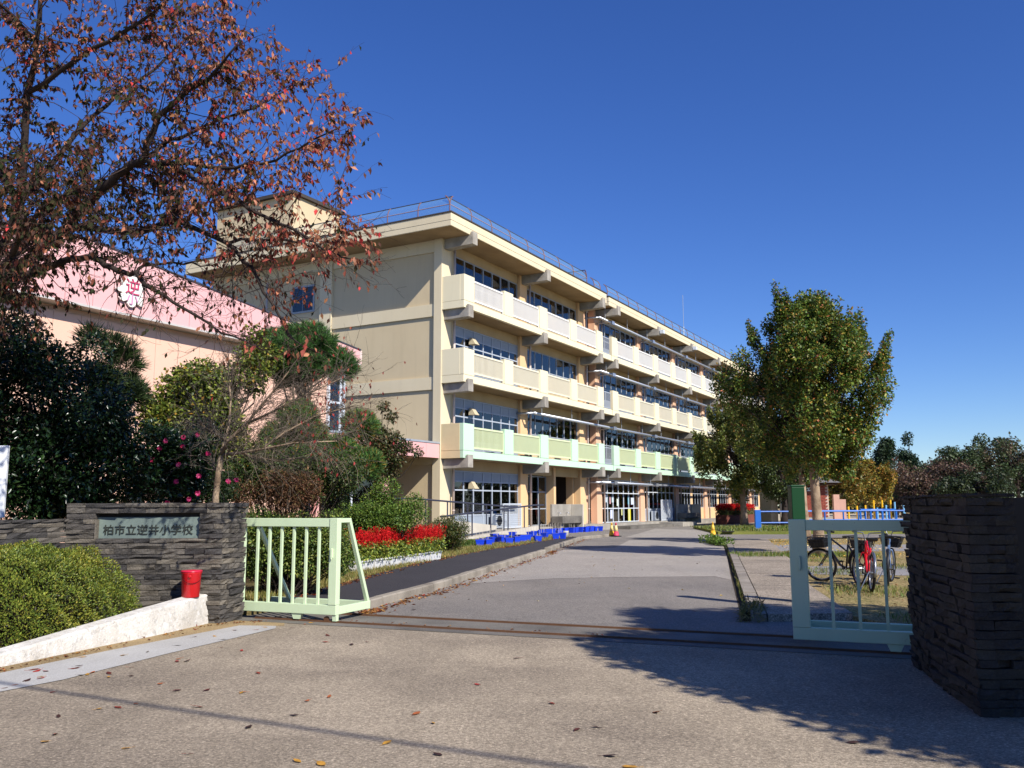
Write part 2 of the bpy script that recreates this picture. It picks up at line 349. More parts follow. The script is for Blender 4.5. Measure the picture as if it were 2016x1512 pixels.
# end wall towards the gym
MB().st(.15, .3, -15.6, -.3, 0, 14.72).build('end_wall', beige, SB)
MB().st(66.9, 67.1, -15.6, -.3, 0, 14.72).build('far_end_wall', beige, SB)
for k in range(4):
    z = (4.15 + FH*(k)) if k < 3 else 14.72
    for t0, t1 in ((-7.0, -.48), (-15.2, -7.85)):
        MB().st(.06, .148, t0, t1, z-.62, z).build('band', cream, SB)
for t0, t1 in ((-7.83, -7.02), (-16.0, -15.22)): MB().st(0, .148, t0, t1, 0, 14.72).build('end_pilaster', cream, SB)
# window high in the end wall
f = MB(); f.st(.09, .147, -9.9, -8.3, 11.95, 13.45).build('window', frame_grey, SB)
wf = SB.children[-1]; MB().st(.07, .088, -9.8, -9.13, 12.05, 13.35).build('pane', glass, wf); MB().st(.07, .088, -9.07, -8.4, 12.05, 13.35).build('pane', M('dark_glass', (40, 44, 52), .1, 0, spec=.8), wf)
def vpipe(s, t, z0, z1, r=.065, mat=pipe_c, par=SB):
    m = MB(); m.tube([(s, -t, z0), (s, -t, z1)], r, 10)
    for zz in np.arange(z0+1.2, z1, 1.85): m.tube([(s, -t, zz), (s, -t, zz+.05)], r*1.25, 10)
    return m.build('downpipe', mat, par, True)
vpipe(.0, -11.6, .1, 13.9).location.x = -.06
# columns, brackets, downpipes
for i, c in enumerate(COLS1 + COLS2):
    w_ = .88 if i == 0 else .87
    MB().st(c, c+w_, -.47, 0, 0, 14.72).build('column', cream if i == 0 else (peach if i < 3 else salmon), SB, bevel=.015)
    for k in range(4):
        zt = ZB[k]+ (.14 if k < 3 else .16); zb = ZB[k]-.47; tt = 1.44 if k < 3 else 1.66
        b0 = c+.22; b1 = c+.67
        m = MB(); m.add([(b0,0.0,ZB[k]-.002),(b0,-tt+.12,ZB[k]-.002),(b0,-tt+.12,zt),(b0,-tt,zt),(b0,-tt,zb),(b0,0.0,zb-.04),
                         (b1,0.0,ZB[k]-.002),(b1,-tt+.12,ZB[k]-.002),(b1,-tt+.12,zt),(b1,-tt,zt),(b1,-tt,zb),(b1,0.0,zb-.04)],
                        [(0,1,2,3,4,5),(11,10,9,8,7,6),(0,6,7,1),(1,7,8,2),(2,8,9,3),(3,9,10,4),(4,10,11,5),(5,11,6,0)])
        m.build('bracket', grey_conc, SB, bevel=.012)
    vpipe(c+1.02, .1, .1, 14.5)
# balconies
def railing(s0, s1, zb, mat):
    m = MB(); t = 1.16; zr = zb+1.52; z0 = zb+.46
    m.st(s0, s1, t-.04, t+.04, zr-.09, zr); m.st(s0, s1, t-.035, t+.035, z0, z0+.08)
    n = max(2, int((s1-s0)/.115))
    for i in range(1, n):
        s_ = s0+(s1-s0)*i/n; m.st(s_-.02, s_+.02, t-.02, t+.02, z0+.08, zr-.09)
    m.st(s0, s0+.06, t-.04, t+.04, zb+.33, zr); m.st(s1-.06, s1, t-.04, t+.04, zb+.33, zr)
    return m.build('railing', mat, SB)
P1 = [(0.06, 1.03), (4.03, 4.98), (8.1, 9.05), (12.15, 13.03), (16.15, 17.05)]
P2 = [(18.62+4.04*k, 19.57+4.04*k) for k in range(12)]
for k in range(3):
    zb = ZB[k]; bm = mint if k == 0 else ivory; rm = (lime_rail, cream_rail, white_rail)[k]
    for (a, b) in ((.05, 18.46), (18.54, 66.9)):
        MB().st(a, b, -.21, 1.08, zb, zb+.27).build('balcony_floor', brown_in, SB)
        MB().st(a, b, 1.082, 1.27, zb-.02, zb+.335).build('balcony_edge', bm, SB, bevel=.01)
        MB().st(a, b, 1.085, 1.262, zb+.336, zb+.345).build('dark_joint', dark_cap, SB)  # thin dark joint line between edge band and posts
    for (a, b) in P1 + P2: MB().st(a, b, 1.05, 1.272, zb+.346, zb+1.64).build('parapet_post', bm, SB, bevel=.012)
    MB().st(.05, .2, -.0, 1.048, zb+.346, zb+1.64).build('parapet_end', ivory if k else M('tan_paint', (226, 206, 160), .8, .1), SB, bevel=.012)
    MB().st(.045, .2, 0.0, 1.08, zb-.018, zb+.336).build('parapet_end', ivory if k else MATS['tan_paint'], SB)
    for (a, b), (c, d) in zip(P1[:-1], P1[1:]): railing(b, c, zb, rm)
    for (a, b), (c, d) in zip(P2[:-1], P2[1:]): railing(b, c, zb, rm)
    m = MB(); m.st(17.1, 18.56, 1.1, 1.14, zb+1.42, zb+1.48); m.st(17.1, 18.56, 1.1, 1.14, zb+.4, zb+.46)
    for i in range(9): m.st(17.12+i*.17, 17.15+i*.17, 1.105, 1.135, zb+.46, zb+1.42)
    m.build('joint_railing', frame_grey, SB)
# roofs
for nm, s0, s1, t0, t1, z0, z1 in (('roof', -1.5, 17.3, -16.6, 1.5, 14.72, 15.36), ('roof', 18.16, 67.6, -16.4, 1.3, 14.8, 15.39)):
    r_ = MB().st(s0, s1, t0, t1, z0, z1).build(nm, cream, SB, bevel=.02)
    m = MB(); m.st(s0-.03, s1+.03, t0, t1+.035, z1+.002, z1+.07); m.build('roof_cap', dark_cap, r_)
    m = MB(); m.st(s0-.004, s1+.004, t0, t1+.004, z0+.27, z0+.285); m.build('dark_joint', dark_cap, r_)  # thin dark joint line round the fascia
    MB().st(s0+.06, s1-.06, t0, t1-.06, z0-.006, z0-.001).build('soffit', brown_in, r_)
def fence(pts, name='roof_fence', nrm=None):
    fo = bpy.data.objects.new(name, None); col.objects.link(fo); fo.parent = SB
    for (a, b, inw) in pts:
        a = Vector(a); b = Vector(b); L_ = (b-a).length; n = max(1, round(L_/1.92)); iw = Vector(inw)
        prof = [(0, 0), (0, .42), (.05, .62), (.14, .78), (.26, .88)]
        for i in range(n+1):
            p = a.lerp(b, i/n); MB().tube([p + iw*q + Vector((0, 0, z)) for q, z in prof], .028, 6).build('fence_post', rail_rust, fo)
        MB().tube([a+iw*.26+Vector((0,0,.88)), b+iw*.26+Vector((0,0,.88))], .026, 6).build('fence_rail', M('fence_rail', (70, 66, 78), .6, .2), fo)
        MB().tube([a+Vector((0,0,.42)), b+Vector((0,0,.42))], .02, 6).build('fence_rail', M('fence_rail_pale', (176, 150, 146), .6, .2), fo)
        m = MB(); o_ = [(p+iw*q+Vector((0,0,z))) for p in (a, b) for q, z in prof]
        k_ = len(prof); m.add(o_, [(i, i+1, k_+i+1, k_+i) for i in range(k_-1)]); m.build('wire_mesh', mesh_f, fo)
    return fo
z = 15.43
fence([((-1.3, -1.3, z), (14.6, -1.3, z), (0, 1, 0)), ((-1.3, -1.3, z), (-1.3, 13.5, z), (1, 0, 0)), ((14.6, -1.3, z), (14.6, 12, z), (-1, 0, 0))])
fence([((16.2, -1.1, z+.0), (17.2, -1.1, z), (0, 1, 0)), ((18.4, -1.1, z+.03), (66.5, -1.1, z+.03), (0, 1, 0))])
# penthouse on the roof
pt = MB().st(1.2, 5.3, -17.2, -11.1, 15.44, 19.35).build('penthouse', beige, SB); MB().st(.95, 5.5, -17.4, -10.9, 19.352, 19.55).build('roof_cap', dark_cap, pt); MB().st(5.302, 5.32, -13.2, -12.2, 16.6, 17.6).build('vent_grille', frame_grey, pt)
MB().st(3.2, 4.6, -9.6, -8.0, 15.44, 15.75).build('roof_hatch', dark_cap, SB)
MB().tube([(47.5, 3, 15.4), (47.5, 3, 19.0)], .04, 6).build('antenna', frame_white, SB); MB().tube([(47.5, 3, 19.0), (47.5, 3, 22.2)], .02, 6).build('antenna', frame_grey, SB)
# windows
pane_cache = {}
def pane(par, s0, s1, z0, z1, t, mat=None, th=.012):
    mat = mat or glass; key = (round(s1-s0, 2), round(z1-z0, 2), mat.name)
    if key not in pane_cache:
        w_, h_ = s1-s0, z1-z0; pane_cache[key] = MB().box(0, w_, -th, 0, 0, h_).mesh('pane'); pane_cache[key].materials.append(mat)
    return inst('pane', pane_cache[key], par, (s0, -t+random.gauss(0, .001), z0), (random.gauss(0, .002), 0, random.gauss(0, .003)))
def window(s0, s1, z0, z1, ncol, rows, t=-.22, fm=None, name='window', split=True, panels=()):
    "rows: fractions of the height from the bottom; panels: rows filled with solid sheet"
    fm = fm or frame_grey; m = MB(); w_ = .055; zs = [z0]
    for r_ in rows: zs.append(zs[-1]+(z1-z0)*r_)
    m.st(s0, s1, t-.05, t+.05, z0, z0+w_); m.st(s0, s1, t-.05, t+.05, z1-w_, z1)
    for z_ in zs[1:-1]: m.st(s0, s1, t-.045, t+.045, z_-w_*.6, z_+w_*.6)
    for i in range(ncol+1):
        s_ = s0 + (s1-s0)*i/ncol; m.st(max(s0, s_-.03), min(s1, s_+.03), t-.052, t+.052, z0+w_, z1-w_)
    f = m.build(name, fm, SB)
    for j in range(len(rows)):
        for i in range(ncol):
            a = s0+(s1-s0)*i/ncol+.03; b = s0+(s1-s0)*(i+1)/ncol-.03; za = zs[j]+(.06 if j == 0 else .035); zb_ = zs[j+1]-(.06 if j == len(rows)-1 else .035)
            pane(f, a, b, za, zb_, t+.01, panel_blue if j in panels else None)
    return f
def wall_fill(s0, s1, z0, z1, mat=beige, t0=-.42, t1=-.16, nm='spandrel'): return MB().st(s0, s1, t0, t1, z0, z1).build(nm, mat, SB)
BAYS = [(1.45, 8.07)] + [(9.25, 16.04)] + [(c+1.2, c+8.04) for c in COLS2[:-1]]
for bi, (a, b) in enumerate(BAYS):
    for k in range(4):
        fl, zt = FL[k], ZB[k]; bmat = beige if bi < 2 else salmon
        wall_fill(a, b, zt-.52, zt-.003, M('lintel_render', (200, 174, 132), .9, .2, .8, c2=(172, 144, 104)), nm='lintel')
        wall_fill(a-.6 if bi else a-.58, a-.001, fl-.3, zt-.003, bmat, nm='pier')
        if bi == 0 and k < 3:      # stair and office bay with metal panels
            window(a, b, fl, zt-.53, 7, [.24, .43, .15, .18], fm=M('frame_blue_grey', (182, 190, 200), .45, .08, 3), panels=(0, 3))
            for s0, s1 in ((a+.35, a+3.0), (b-3.1, b-.4)):
                m = MB(); zz0 = fl+.5; zz1 = zt-1.2; mid = (s0+s1)/2
                m.beam((s0, .42, zz1), (s1, .42, zz0), .06, .30, (0,1,0)); m.beam((s1, .49, zz1), (s0, .49, zz0), .06, .30, (0,1,0)); m.build('brace', M('steel_brace', (232, 220, 200), .6, .08), SB)
            h = MB(); q = a+1.25; zc = fl+2.02   # kitchen-type exhaust hood
            h.add([(q,.10,zc),(q+.42,.10,zc),(q+.42,-.3,zc),(q,-.3,zc),(q+.06,.10,zc+.36),(q+.36,.10,zc+.36),(q+.36,-.05,zc+.36),(q+.06,-.05,zc+.36)],
                  [(3,2,1,0),(4,5,6,7),(0,1,5,4),(1,2,6,5),(2,3,7,6),(3,0,4,7)]); h.build('vent_hood', M('hood_tan', (206, 190, 156), .8, .15), SB)
        elif bi == 1 and k == 0:   # glazed door and open passage
            window(a, 12.3, fl, zt-.55, 3, [.34, .34, .32], t=-.6, name='glazed_door')
            wall_fill(12.32, 12.6, .1, zt-.003, peach, -.75, -.05, 'pier'); wall_fill(15.9, 16.04, .1, zt-.003, peach, -.95, -.48, 'passage_wall'); wall_fill(15.9, 16.04, .1, zt-.003, M('passage_shade', (60, 48, 40), .9, .2), -6.6, -.952, 'passage_wall')
            wall_fill(12.6, 15.9, .1, zt-.003, M('passage_shade', (60, 48, 40), .9, .2), -6.8, -6.6, 'passage_wall'); wall_fill(12.32, 12.6, .1, zt-.003, MATS['passage_shade'], -6.6, -.76, 'passage_wall'); MB().st(12.6, 15.9, -6.6, -.43, zt-.2, zt-.125).build('passage_ceiling', MATS['passage_shade'], SB); MB().st(9.3, 12.3, -1.1, -1.05, fl, zt-.6).build('curtain', M('pale_blind', (178, 190, 176), .9, .1), SB)  # unlit depth of the passage is put into its dark wall colour
        elif k == 0 and bi == 2:   # main entrance doors
            window(a, b, fl, zt-.53, 7, [.33, .36, .31], fm=frame_white, name='entrance_door')
        elif k == 0 and bi == 3:
            window(a, b, fl, zt-.53, 7, [.3, .44, .26], fm=frame_white, panels=(0,))
        elif k == 0:
            mid = (a+b)/2; wall_fill(mid-.3, mid+.3, fl, zt-.53, peach, nm='pier'); wall_fill(a, b, fl-.3, fl+.95, peach)
            for s0, s1 in ((a, mid-.31), (mid+.31, b)):
                window(s0, s1, fl+.951, zt-.53, 4, [.62, .38]); c = MB(); n = 40
                for i in range(n): 
                    x0 = s0+.1+(s1-s0-.2)*i/n; x1 = s0+.1+(s1-s0-.2)*(i+1)/n; y0 = .42+.05*(i % 2); y1 = .42+.05*((i+1) % 2)
                    c.add([(x0,y0,fl+1),(x1,y1,fl+1),(x1,y1,zt-1.35),(x0,y0,zt-1.35)], [(0,1,2,3)])
                c.build('curtain', curtain, SB)
        else:
            lo = .55 if k == 1 else .95
            wall_fill(a, b, fl-.05, fl+lo, panel_blue if bi > 1 else beige)
            window(a, b, fl+lo+.001, zt-.53, 7, [.42, .58] if k < 3 else [.3, .7])
            if True:     # drawn curtains
                for q in range(random.randint(2, 6)):
                    s0 = a + random.uniform(.1, 5.4); s1 = s0+random.uniform(.5, 1.2); c = MB(); n = 16
                    for i in range(n):
                        x0 = s0+(s1-s0)*i/n; x1 = s0+(s1-s0)*(i+1)/n; y0 = .42+.06*(i % 2); y1 = .42+.06*((i+1) % 2)
                        c.add([(x0,y0,fl+lo),(x1,y1,fl+lo),(x1,y1,zt-.6),(x0,y0,zt-.6)], [(0,1,2,3)])
                    c.build('curtain', random.choice([curtain, curtain, M('curtain_cream', (214, 204, 180), .95, .15, 5), M('curtain_green', (160, 186, 170), .95, .15, 5)]), SB)
for k in range(4): wall_fill(17.2, 18.64, FL[k]-.3, ZB[k]-.003, salmon, -1.0, -.6, 'joint_wall')
# exhaust ducts along the facade
for k, s0 in ((0, 17.7), (1, 8.2), (2, 17.7), (3, 17.7)):
    zz = ZB[k]-.78; m = MB(); m.tube([(s0, -.78, zz), (62, -.78, zz)], .085, 10); m.tube([(s0, -.78, zz), (s0-.15, -.1, zz), (s0-.2, .2, zz)], .06, 8)
    m.build('duct_pipe', silver, SB, True)
    for c in COLS2[:6]:
        if c > s0-1:
            j = MB(); j.box(c+.9, c+1.4, -.92, -.64, zz-.11, zz+.11); j.build('duct_box', silver, SB)
            MB().tube([(c+.6, -.78, zz-.02), (c+.5, -.45, zz-.05), (c+.5, .1, zz-.12)], .05, 6).build('duct_branch', silver, SB)
    for s_ in np.arange(s0+1, 60, 4.02): MB().tube([(s_, -.78, zz), (s_, -.78, ZB[k])], .018, 5).build('duct_hanger', frame_grey, SB)
for c in (COLS2[1], COLS2[2]):   # flood lights under the eaves
    l = MB(); l.tube([(c+.4, -1.3, 14.6), (c+.4, -1.75, 14.55)], .03, 6); l.box(c+.25, c+.6, -2.0, -1.72, 14.35, 14.62); l.build('flood_light', frame_white, SB)
# plinth, ramp
MB().st(-.2, 67, -.46, 1.0, -.04, .36).build('plinth', conc, SB); MB().st(18.9, 27.5, 1.002, 2.2, -.04, .2).build('entrance_step', conc_dark, SB)
MB().st(27.8, 31.2, 1.002, 2.8, -.04, .3).build('entrance_step', conc, SB)
# papers on the entrance doors
for s_, z_, w_, h_, c_ in ((20.3, 1.75, .42, .5, (206, 222, 230)), (21.2, 1.65, .22, .5, (206, 160, 160)), (21.6, 1.75, .35, .42, (196, 214, 216)), (22.5, 1.5, .28, .5, (210, 222, 206)), (24.6, 1.6, .25, .6, (96, 176, 200)), (25.2, 1.6, .55, .5, (206, 214, 226)), (21.3, .65, .4, .6, (206, 210, 226)), (23.3, .85, .22, .45, (206, 204, 140)), (24.6, .42, .5, .95, (214, 204, 60))):
    MB().st(s_, s_+w_, -.195, -.192, z_, z_+h_).build('notice_sheet', M('paper_%d' % (c_[0]*7+c_[1]), c_, .8, .05), SB)

# ================================================================ GYMNASIUM and covered link
GM = thing('gymnasium', 'pink and peach panelled gymnasium with a flower crest on its gable', 'building', C0, BROT)
pink = M('pink_panel', (234, 180, 176), .6, .06, .4, spec=.4, c2=(224, 166, 162)); peachp = M('peach_panel', (236, 192, 166), .6, .05, .4, spec=.4, c2=(228, 182, 156))
TG = -.77
def ztop(s): return 8.32 + max(0, min((-5.24-s)*.1094, 1.45 - max(0, (-18.5-s))*.1094))
m = MB(); m.st(-37, -6.6, -24, TG-.62, 0, 7.7); m.build('gym_body', peachp, GM)
s = -5.24; W_ = .93
while s > -37:
    a = s-W_; z0, z1 = ztop(a), ztop(s)
    m = MB(); m.add([(a+.008,-TG,7.72),(s-.008,-TG,7.72),(s-.008,-TG,z1),(a+.008,-TG,z0),(a+.008,-TG+.12,7.72),(s-.008,-TG+.12,7.72),(s-.008,-TG+.12,z1),(a+.008,-TG+.12,z0)],
                    [(0,1,2,3),(7,6,5,4),(0,4,5,1),(1,5,6,2),(2,6,7,3),(3,7,4,0)]); m.build('fascia_panel', pink, GM)
    if s < -7.5: MB().st(a+.006, s-.006, TG-.6, TG-.5, .3, 7.45).build('wall_panel', peachp, GM)
    s = a
m = MB()   # sheet roof with a metal edge
m.add([(-5.2,-TG+.02,8.32),(-18.5,-TG+.02,ztop(-18.5)),(-37.2,-TG+.02,ztop(-37.2)),(-5.2,24,8.32),(-18.5,24,ztop(-18.5)),(-37.2,24,ztop(-37.2))], [(0,1,4,3),(1,2,5,4)]); m.build('gym_roof', M('roof_sheet', (120, 124, 130), .5, .15), GM)
m = MB(); m.beam((-5.2,-TG+.06,8.345), (-18.5,-TG+.06,ztop(-18.5)+.025), .2, .05); m.beam((-18.5,-TG+.06,ztop(-18.5)+.025), (-37,-TG+.06,ztop(-37)+.025), .2, .05); m.build('roof_edge', M('edge_metal', (86, 88, 96), .4, .1, metal=.4), GM)
MB().st(-37, -5.22, TG-.7, TG+.03, 7.64, 7.712).build('gutter', M('gutter_white', (206, 200, 192), .5, .15), GM)
MB().st(-5.24, -5.1, TG-.66, TG, 7.72, 8.32).build('fascia_end', M('worn_pink', (226, 182, 176), .8, .5, 1.2, c2=(226, 214, 200)), GM)
f = MB()
for s_ in (-6.6, -5.85, -5.62): f.st(s_-.05, s_+.05, TG-.62, TG-.5, 3.8, 7.64)
f.st(-6.6, -5.62, TG-.62, TG-.5, 5.9, 6.0); f = f.build('window', frame_white, GM)
pane(f, -6.55, -5.9, 3.8, 5.9, TG-.56); pane(f, -6.55, -5.9, 6.0, 7.6, TG-.56)
MB().st(-6.6, -5.7, TG-1.0, TG-.9, 3.8, 6.9).build('curtain', M('red_curtain', (150, 62, 66), .9, .2, 6), GM)
MB().st(-6.6, -5.6, TG-6, TG-1.05, 0, 7.6).build('gym_core', M('gym_dark', (60, 62, 76), .9, .1), GM)
# crest
cr = MB(); cs, cz = -16.95, 8.53
def crest_poly(m, pts, y):
    n = len(pts); m.add([(cs+x, y, cz+z) for x, z in pts] + [(cs+x, y+.06, cz+z) for x, z in pts], [tuple(range(n)), tuple(range(n, 2*n))[::-1]] + [(i, n+i, n+(i+1) % n, (i+1) % n) for i in range(n)])
crest_poly(cr, [(-.02,.60),(-.16,.42),(-.24,.2),(-.32,.26),(-.44,.2),(-.36,.06),(-.42,-.02),(-.62,-.1),(-.5,-.16),(-.3,-.18),(.1,-.18),(.34,-.22),(.42,-.16),(.38,-.02),(.46,.14),(.54,.26),(.36,.25),(.24,.22),(.12,.46)], -TG-.10)
crest_poly(cr, [(-.36,-.19),(-.46,-.36),(-.42,-.42),(-.3,-.46),(-.2,-.42),(-.15,-.36),(-.16,-.5),(-.06,-.6),(.06,-.6),(.16,-.5),(.15,-.38),(.22,-.46),(.34,-.52),(.44,-.5),(.42,-.3),(.36,-.19)], -TG-.10)
co = cr.build('crest', M('crest_white', (244, 238, 226), .6, .05), GM)
for txt, sz, zz, cc in (('逆', .56, .02, (206, 70, 110)), ('小', .44, -.36, (214, 150, 186))):
    me = text_mesh(txt, sz, .012); me.materials.append(M('crest_red_%d' % cc[1], cc, .6, .05)); o = inst('crest_lettering', me, co, (cs, -TG-.125, cz+zz), (R(90), 0, 0))
# covered link to the school
LK = thing('covered_walkway', 'pink edged canopy linking gymnasium and school end wall', 'canopy', C0, BROT)
s = -.02
for i in range(9): MB().st(s-1.1+.008, s-.008, -.17, -.05, 3.82, 4.5).build('fascia_panel', pink, LK); s -= 1.1
MB().st(-9.95, -.01, -4, -.171, 3.84, 4.5).build('canopy_slab', M('canopy_soffit', (196, 166, 150), .8, .1), LK); MB().st(-9.98, -.005, -4, -.02, 4.502, 4.59).build('canopy_edge', M('canopy_edge', (178, 184, 192), .4, .1, metal=.3), LK)
for s_ in (-3.5, -8): MB().st(s_, s_+.3, -.9, -.6, 0, 3.83).build('post', M('pink_post', (226, 168, 160), .8, .1), LK)
f = MB(); 
for s_ in (-3.62, -5.4, -7.2): f.st(s_-.04, s_+.04, -1.0, -.92, 0, 3.83)
f = f.build('window', frame_white, LK); pane(f, -5.36, -3.66, .9, 3.7, -.96); pane(f, -7.16, -5.44, .9, 3.7, -.96)
MB().st(-7.2, -3.6, -2.2, -2.1, .2, 3.8).build('rear_panel', M('olive_panel', (196, 178, 120), .8, .15), LK)
# ================================================================ STONE WALLS
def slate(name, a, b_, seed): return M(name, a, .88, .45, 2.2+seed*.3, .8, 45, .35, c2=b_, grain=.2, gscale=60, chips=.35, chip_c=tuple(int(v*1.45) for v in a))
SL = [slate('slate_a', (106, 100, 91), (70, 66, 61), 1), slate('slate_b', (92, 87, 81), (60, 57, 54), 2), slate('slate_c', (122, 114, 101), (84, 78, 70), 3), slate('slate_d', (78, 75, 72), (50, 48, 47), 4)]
SL_SHADE = [slate('slate_shaded_a', (62, 59, 56), (38, 36, 35), 5), slate('slate_shaded_b', (70, 66, 58), (44, 42, 38), 6)]  # same slate darkened: shade on the right pillar put into the colour
mortar = M('dark_mortar', (58, 54, 50), .95, .2)  # dark mortar core seen in the gaps between stones
stone_me = []; stone_shaded = []
for i in range(12):
    m = MB(); nx = 5; g = []
    for k in range(nx):
        x = -.5+k/(nx-1); ed = .0 if 0 < k < nx-1 else random.uniform(0, .02)
        for z in (0, .5, 1):
            zz = z + (random.uniform(-.05, .05) if z != .5 else 0)
            g.append((x+random.uniform(-.01, .01), random.uniform(-.09, .09) + (.14 if z == 0 else 0)*random.random(), zz))
    bk = [(-.5+k/(nx-1), 1., z) for k in range(nx) for z in (0, 1)]
    vs_ = g+bk; fs = []
    for k in range(nx-1):
        a = k*3; c = nx*3+k*2
        fs += [(a, a+3, a+4, a+1), (a+1, a+4, a+5, a+2), (a+2, a+5, c+3, c+1), (a, c, c+2, a+3)]
    e = (nx-1)*3; c = nx*3+(nx-1)*2
    fs += [(0, 1, 2, nx*3+1, nx*3), (e+2, e+1, e, c, c+1)]
    m.add(vs_, fs)
    for j, sm in enumerate(SL+SL_SHADE):
        me = m.mesh('stone'); me.materials.append(sm); (stone_me if j < 4 else stone_shaded).append(me)
def stone_wall(root, path, z0, z1, depth=.13, course=.068, skip=None, cap=True, pool=None):
    z = z0; ci = 0; lens = [(Vector(b)-Vector(a)).length for a, b in zip(path[:-1], path[1:])]
    while z < z1-.02:
        h = min(course*random.uniform(.82, 1.2), z1-z) if z1-z > course*1.3 else z1-z
        top = cap and z+h >= z1-.005
        for (a, b), L_ in zip(zip(path[:-1], path[1:]), lens):
            a = Vector(a); b = Vector(b); d = (b-a)/L_; n_ = Vector((d.y, -d.x)); u = 0.
            while u < L_-.01:
                w_ = random.uniform(.2, .58) if L_ > .9 else random.uniform(.12, .34)
                if u+w_ > L_-.09: w_ = L_-u
                if skip and skip(a.x+d.x*(u+w_*.5), z+h*.5, a.x+d.x*u, a.x+d.x*(u+w_)):
                    lo, hi = skip.rng; xs, xe = a.x+d.x*u, a.x+d.x*(u+w_)
                    if xs < lo-.04: w_ = lo-xs
                    elif xs < hi: u += (hi-xs); continue
                out = random.gauss(0, .010) + (.012 if top else 0)
                c = a+d*(u+w_/2)+n_*out
                inst('stone', random.choice(pool or stone_me), root, (c.x, c.y, z+.004), (random.gauss(0, .015), random.gauss(0, .006), math.atan2(d.y, d.x)+random.gauss(0, .012)), (w_*.992, depth, h*.9))
                u += w_
        z += h; ci += 1
PLQ = (-5.66, -4.25, 1.125, 1.41)
def plq_skip(xm, zm, x0, x1): return PLQ[2]-.02 < zm < PLQ[3]+.02 and x1 > PLQ[0] and x0 < PLQ[1]
plq_skip.rng = (PLQ[0], PLQ[1])
WP = thing('stone_gate_wall', 'dark stacked slate wall with the bronze name plaque set into it', 'wall', (-4.9, 12.3, 0))
def wbuild(mb, name, mat, root, **k):
    o = mb.build(name, mat, root, **k); o.location = -Vector(root.location); return o
wbuild(MB().prism([(-6.02, 12.17), (-3.98, 12.17), (-3.83, 12.52), (-3.9, 12.66), (-6.0, 12.72)], 0, 1.57), 'wall_core', mortar, WP)
pre = set(bpy.data.objects)
stone_wall(WP, [(-6.05, 12.05), (-3.92, 12.05), (-3.74, 12.5), (-3.9, 12.68)], 0, 1.6, skip=plq_skip)
for o in set(bpy.data.objects)-pre: o.location -= Vector(WP.location)
bronze = M('bronze_plaque', (126, 140, 130), .55, .35, 3, .1, 60, .5, c2=(96, 108, 104))
pl = wbuild(MB().box(PLQ[0], PLQ[1], 12.135, 12.165, PLQ[2], PLQ[3]), 'name_plaque', bronze, WP); pl['label'] = 'bronze plaque with eight raised characters'
wbuild(MB().box(PLQ[0]-.0, PLQ[0]+.02, 12.05, 12.134, PLQ[2], PLQ[3]-.03), 'plaque_frame', SL[2], WP); wbuild(MB().box(PLQ[0], PLQ[1], 12.07, 12.134, PLQ[2]-.02, PLQ[2]-.001), 'plaque_frame', SL[1], WP)
me = text_mesh('柏市立逆井小学校', .145, .008); me.materials.append(M('plaque_letters', (58, 62, 56), .7, .2))
wd = max(v.co.x for v in me.vertices)-min(v.co.x for v in me.vertices)
lt = inst('plaque_lettering', me, pl, ((PLQ[0]+PLQ[1])/2-.01, 12.128, PLQ[2]+.105), (R(90), 0, 0), (1.22/wd, 1.0, 1))
WW = thing('stone_wing_wall', 'lower slate wall running forward from the plaque wall at the left edge', 'wall', (-6.6, 10.8, 0))
wbuild(MB().prism([(-8.0, 7.0), (-6.16, 12.1), (-6.3, 12.4), (-8.3, 7.1)], 0, 1.36), 'wall_core', mortar, WW)
pre = set(bpy.data.objects); stone_wall(WW, [(-7.35, 8.6), (-6.0, 12.2)], .35, 1.39)
for o in set(bpy.data.objects)-pre: o.location -= Vector(WW.location)
PR = thing('stone_gate_pillar', 'tall slate gate pillar, its stones coloured for deep shade, at the right edge', 'pillar', (3.9, 7.8, 0))
wbuild(MB().prism([(4.02, 8.98), (3.79, 8.05), (3.56, 6.84), (3.76, 6.83), (4.5, 7.2), (4.6, 9.0)], 0, 1.6), 'pillar_core', mortar, PR)
pre = set(bpy.data.objects); stone_wall(PR, [(3.96, 9.0), (3.69, 8.05), (3.44, 6.72), (3.8, 6.70)], 0, 1.63, course=.068, pool=stone_shaded)
for o in set(bpy.data.objects)-pre: o.location -= Vector(PR.location)
cw = tag(MB().prism([(3.84, 6.98), (9.5, 6.6), (9.5, 6.85), (3.84, 7.2)], 0, 1.6).build('concrete_wall', M('rough_grey_wall', (150, 146, 142), .95, .4, 2, .7, 60, .2, c2=(104, 100, 98), grain=.4, gscale=60)), 'plain rough concrete wall behind the dark pillar at the right edge', 'wall')
# white painted kerb wall
wk = [(gr(-140, 1348), .05), (gr(0, 1314), .12), (gr(97, 1294), .17), (gr(208, 1271), .24), (gr(300, 1253), .31), (gr(417, 1226), .39)]
m = MB(); vs_ = []; fs = []
for i, ((x, y), h) in enumerate(wk):
    d = Vector(wk[min(i+1, 5)][0])-Vector(wk[max(i-1, 0)][0]); d.normalize(); n_ = Vector((-d.y, d.x))*.2
    vs_ += [(x, y, 0), (x+n_.x*.12, y+n_.y*.12, h), (x+n_.x, y+n_.y, h+.02), (x+n_.x*1.1, y+n_.y*1.1, 0)]
for i in range(5):
    a = i*4; fs += [(a+k, a+4+k, a+4+(k+1) % 4, a+(k+1) % 4) for k in range(3)]
fs += [(20, 21, 22, 23), (3, 2, 1, 0)]
white_p = M('chipped_white_paint', (226, 221, 210), .85, .3, 2.5, .7, 30, .2, c2=(196, 188, 174), streak=.3, grain=.3, gscale=16, chips=.75, chip_c=(120, 112, 98))
ko = tag(m.add(vs_, fs).build('white_kerb_wall', white_p, bevel=.02), 'low white painted kerb wall sloping down beside the clipped bush', 'kerb')
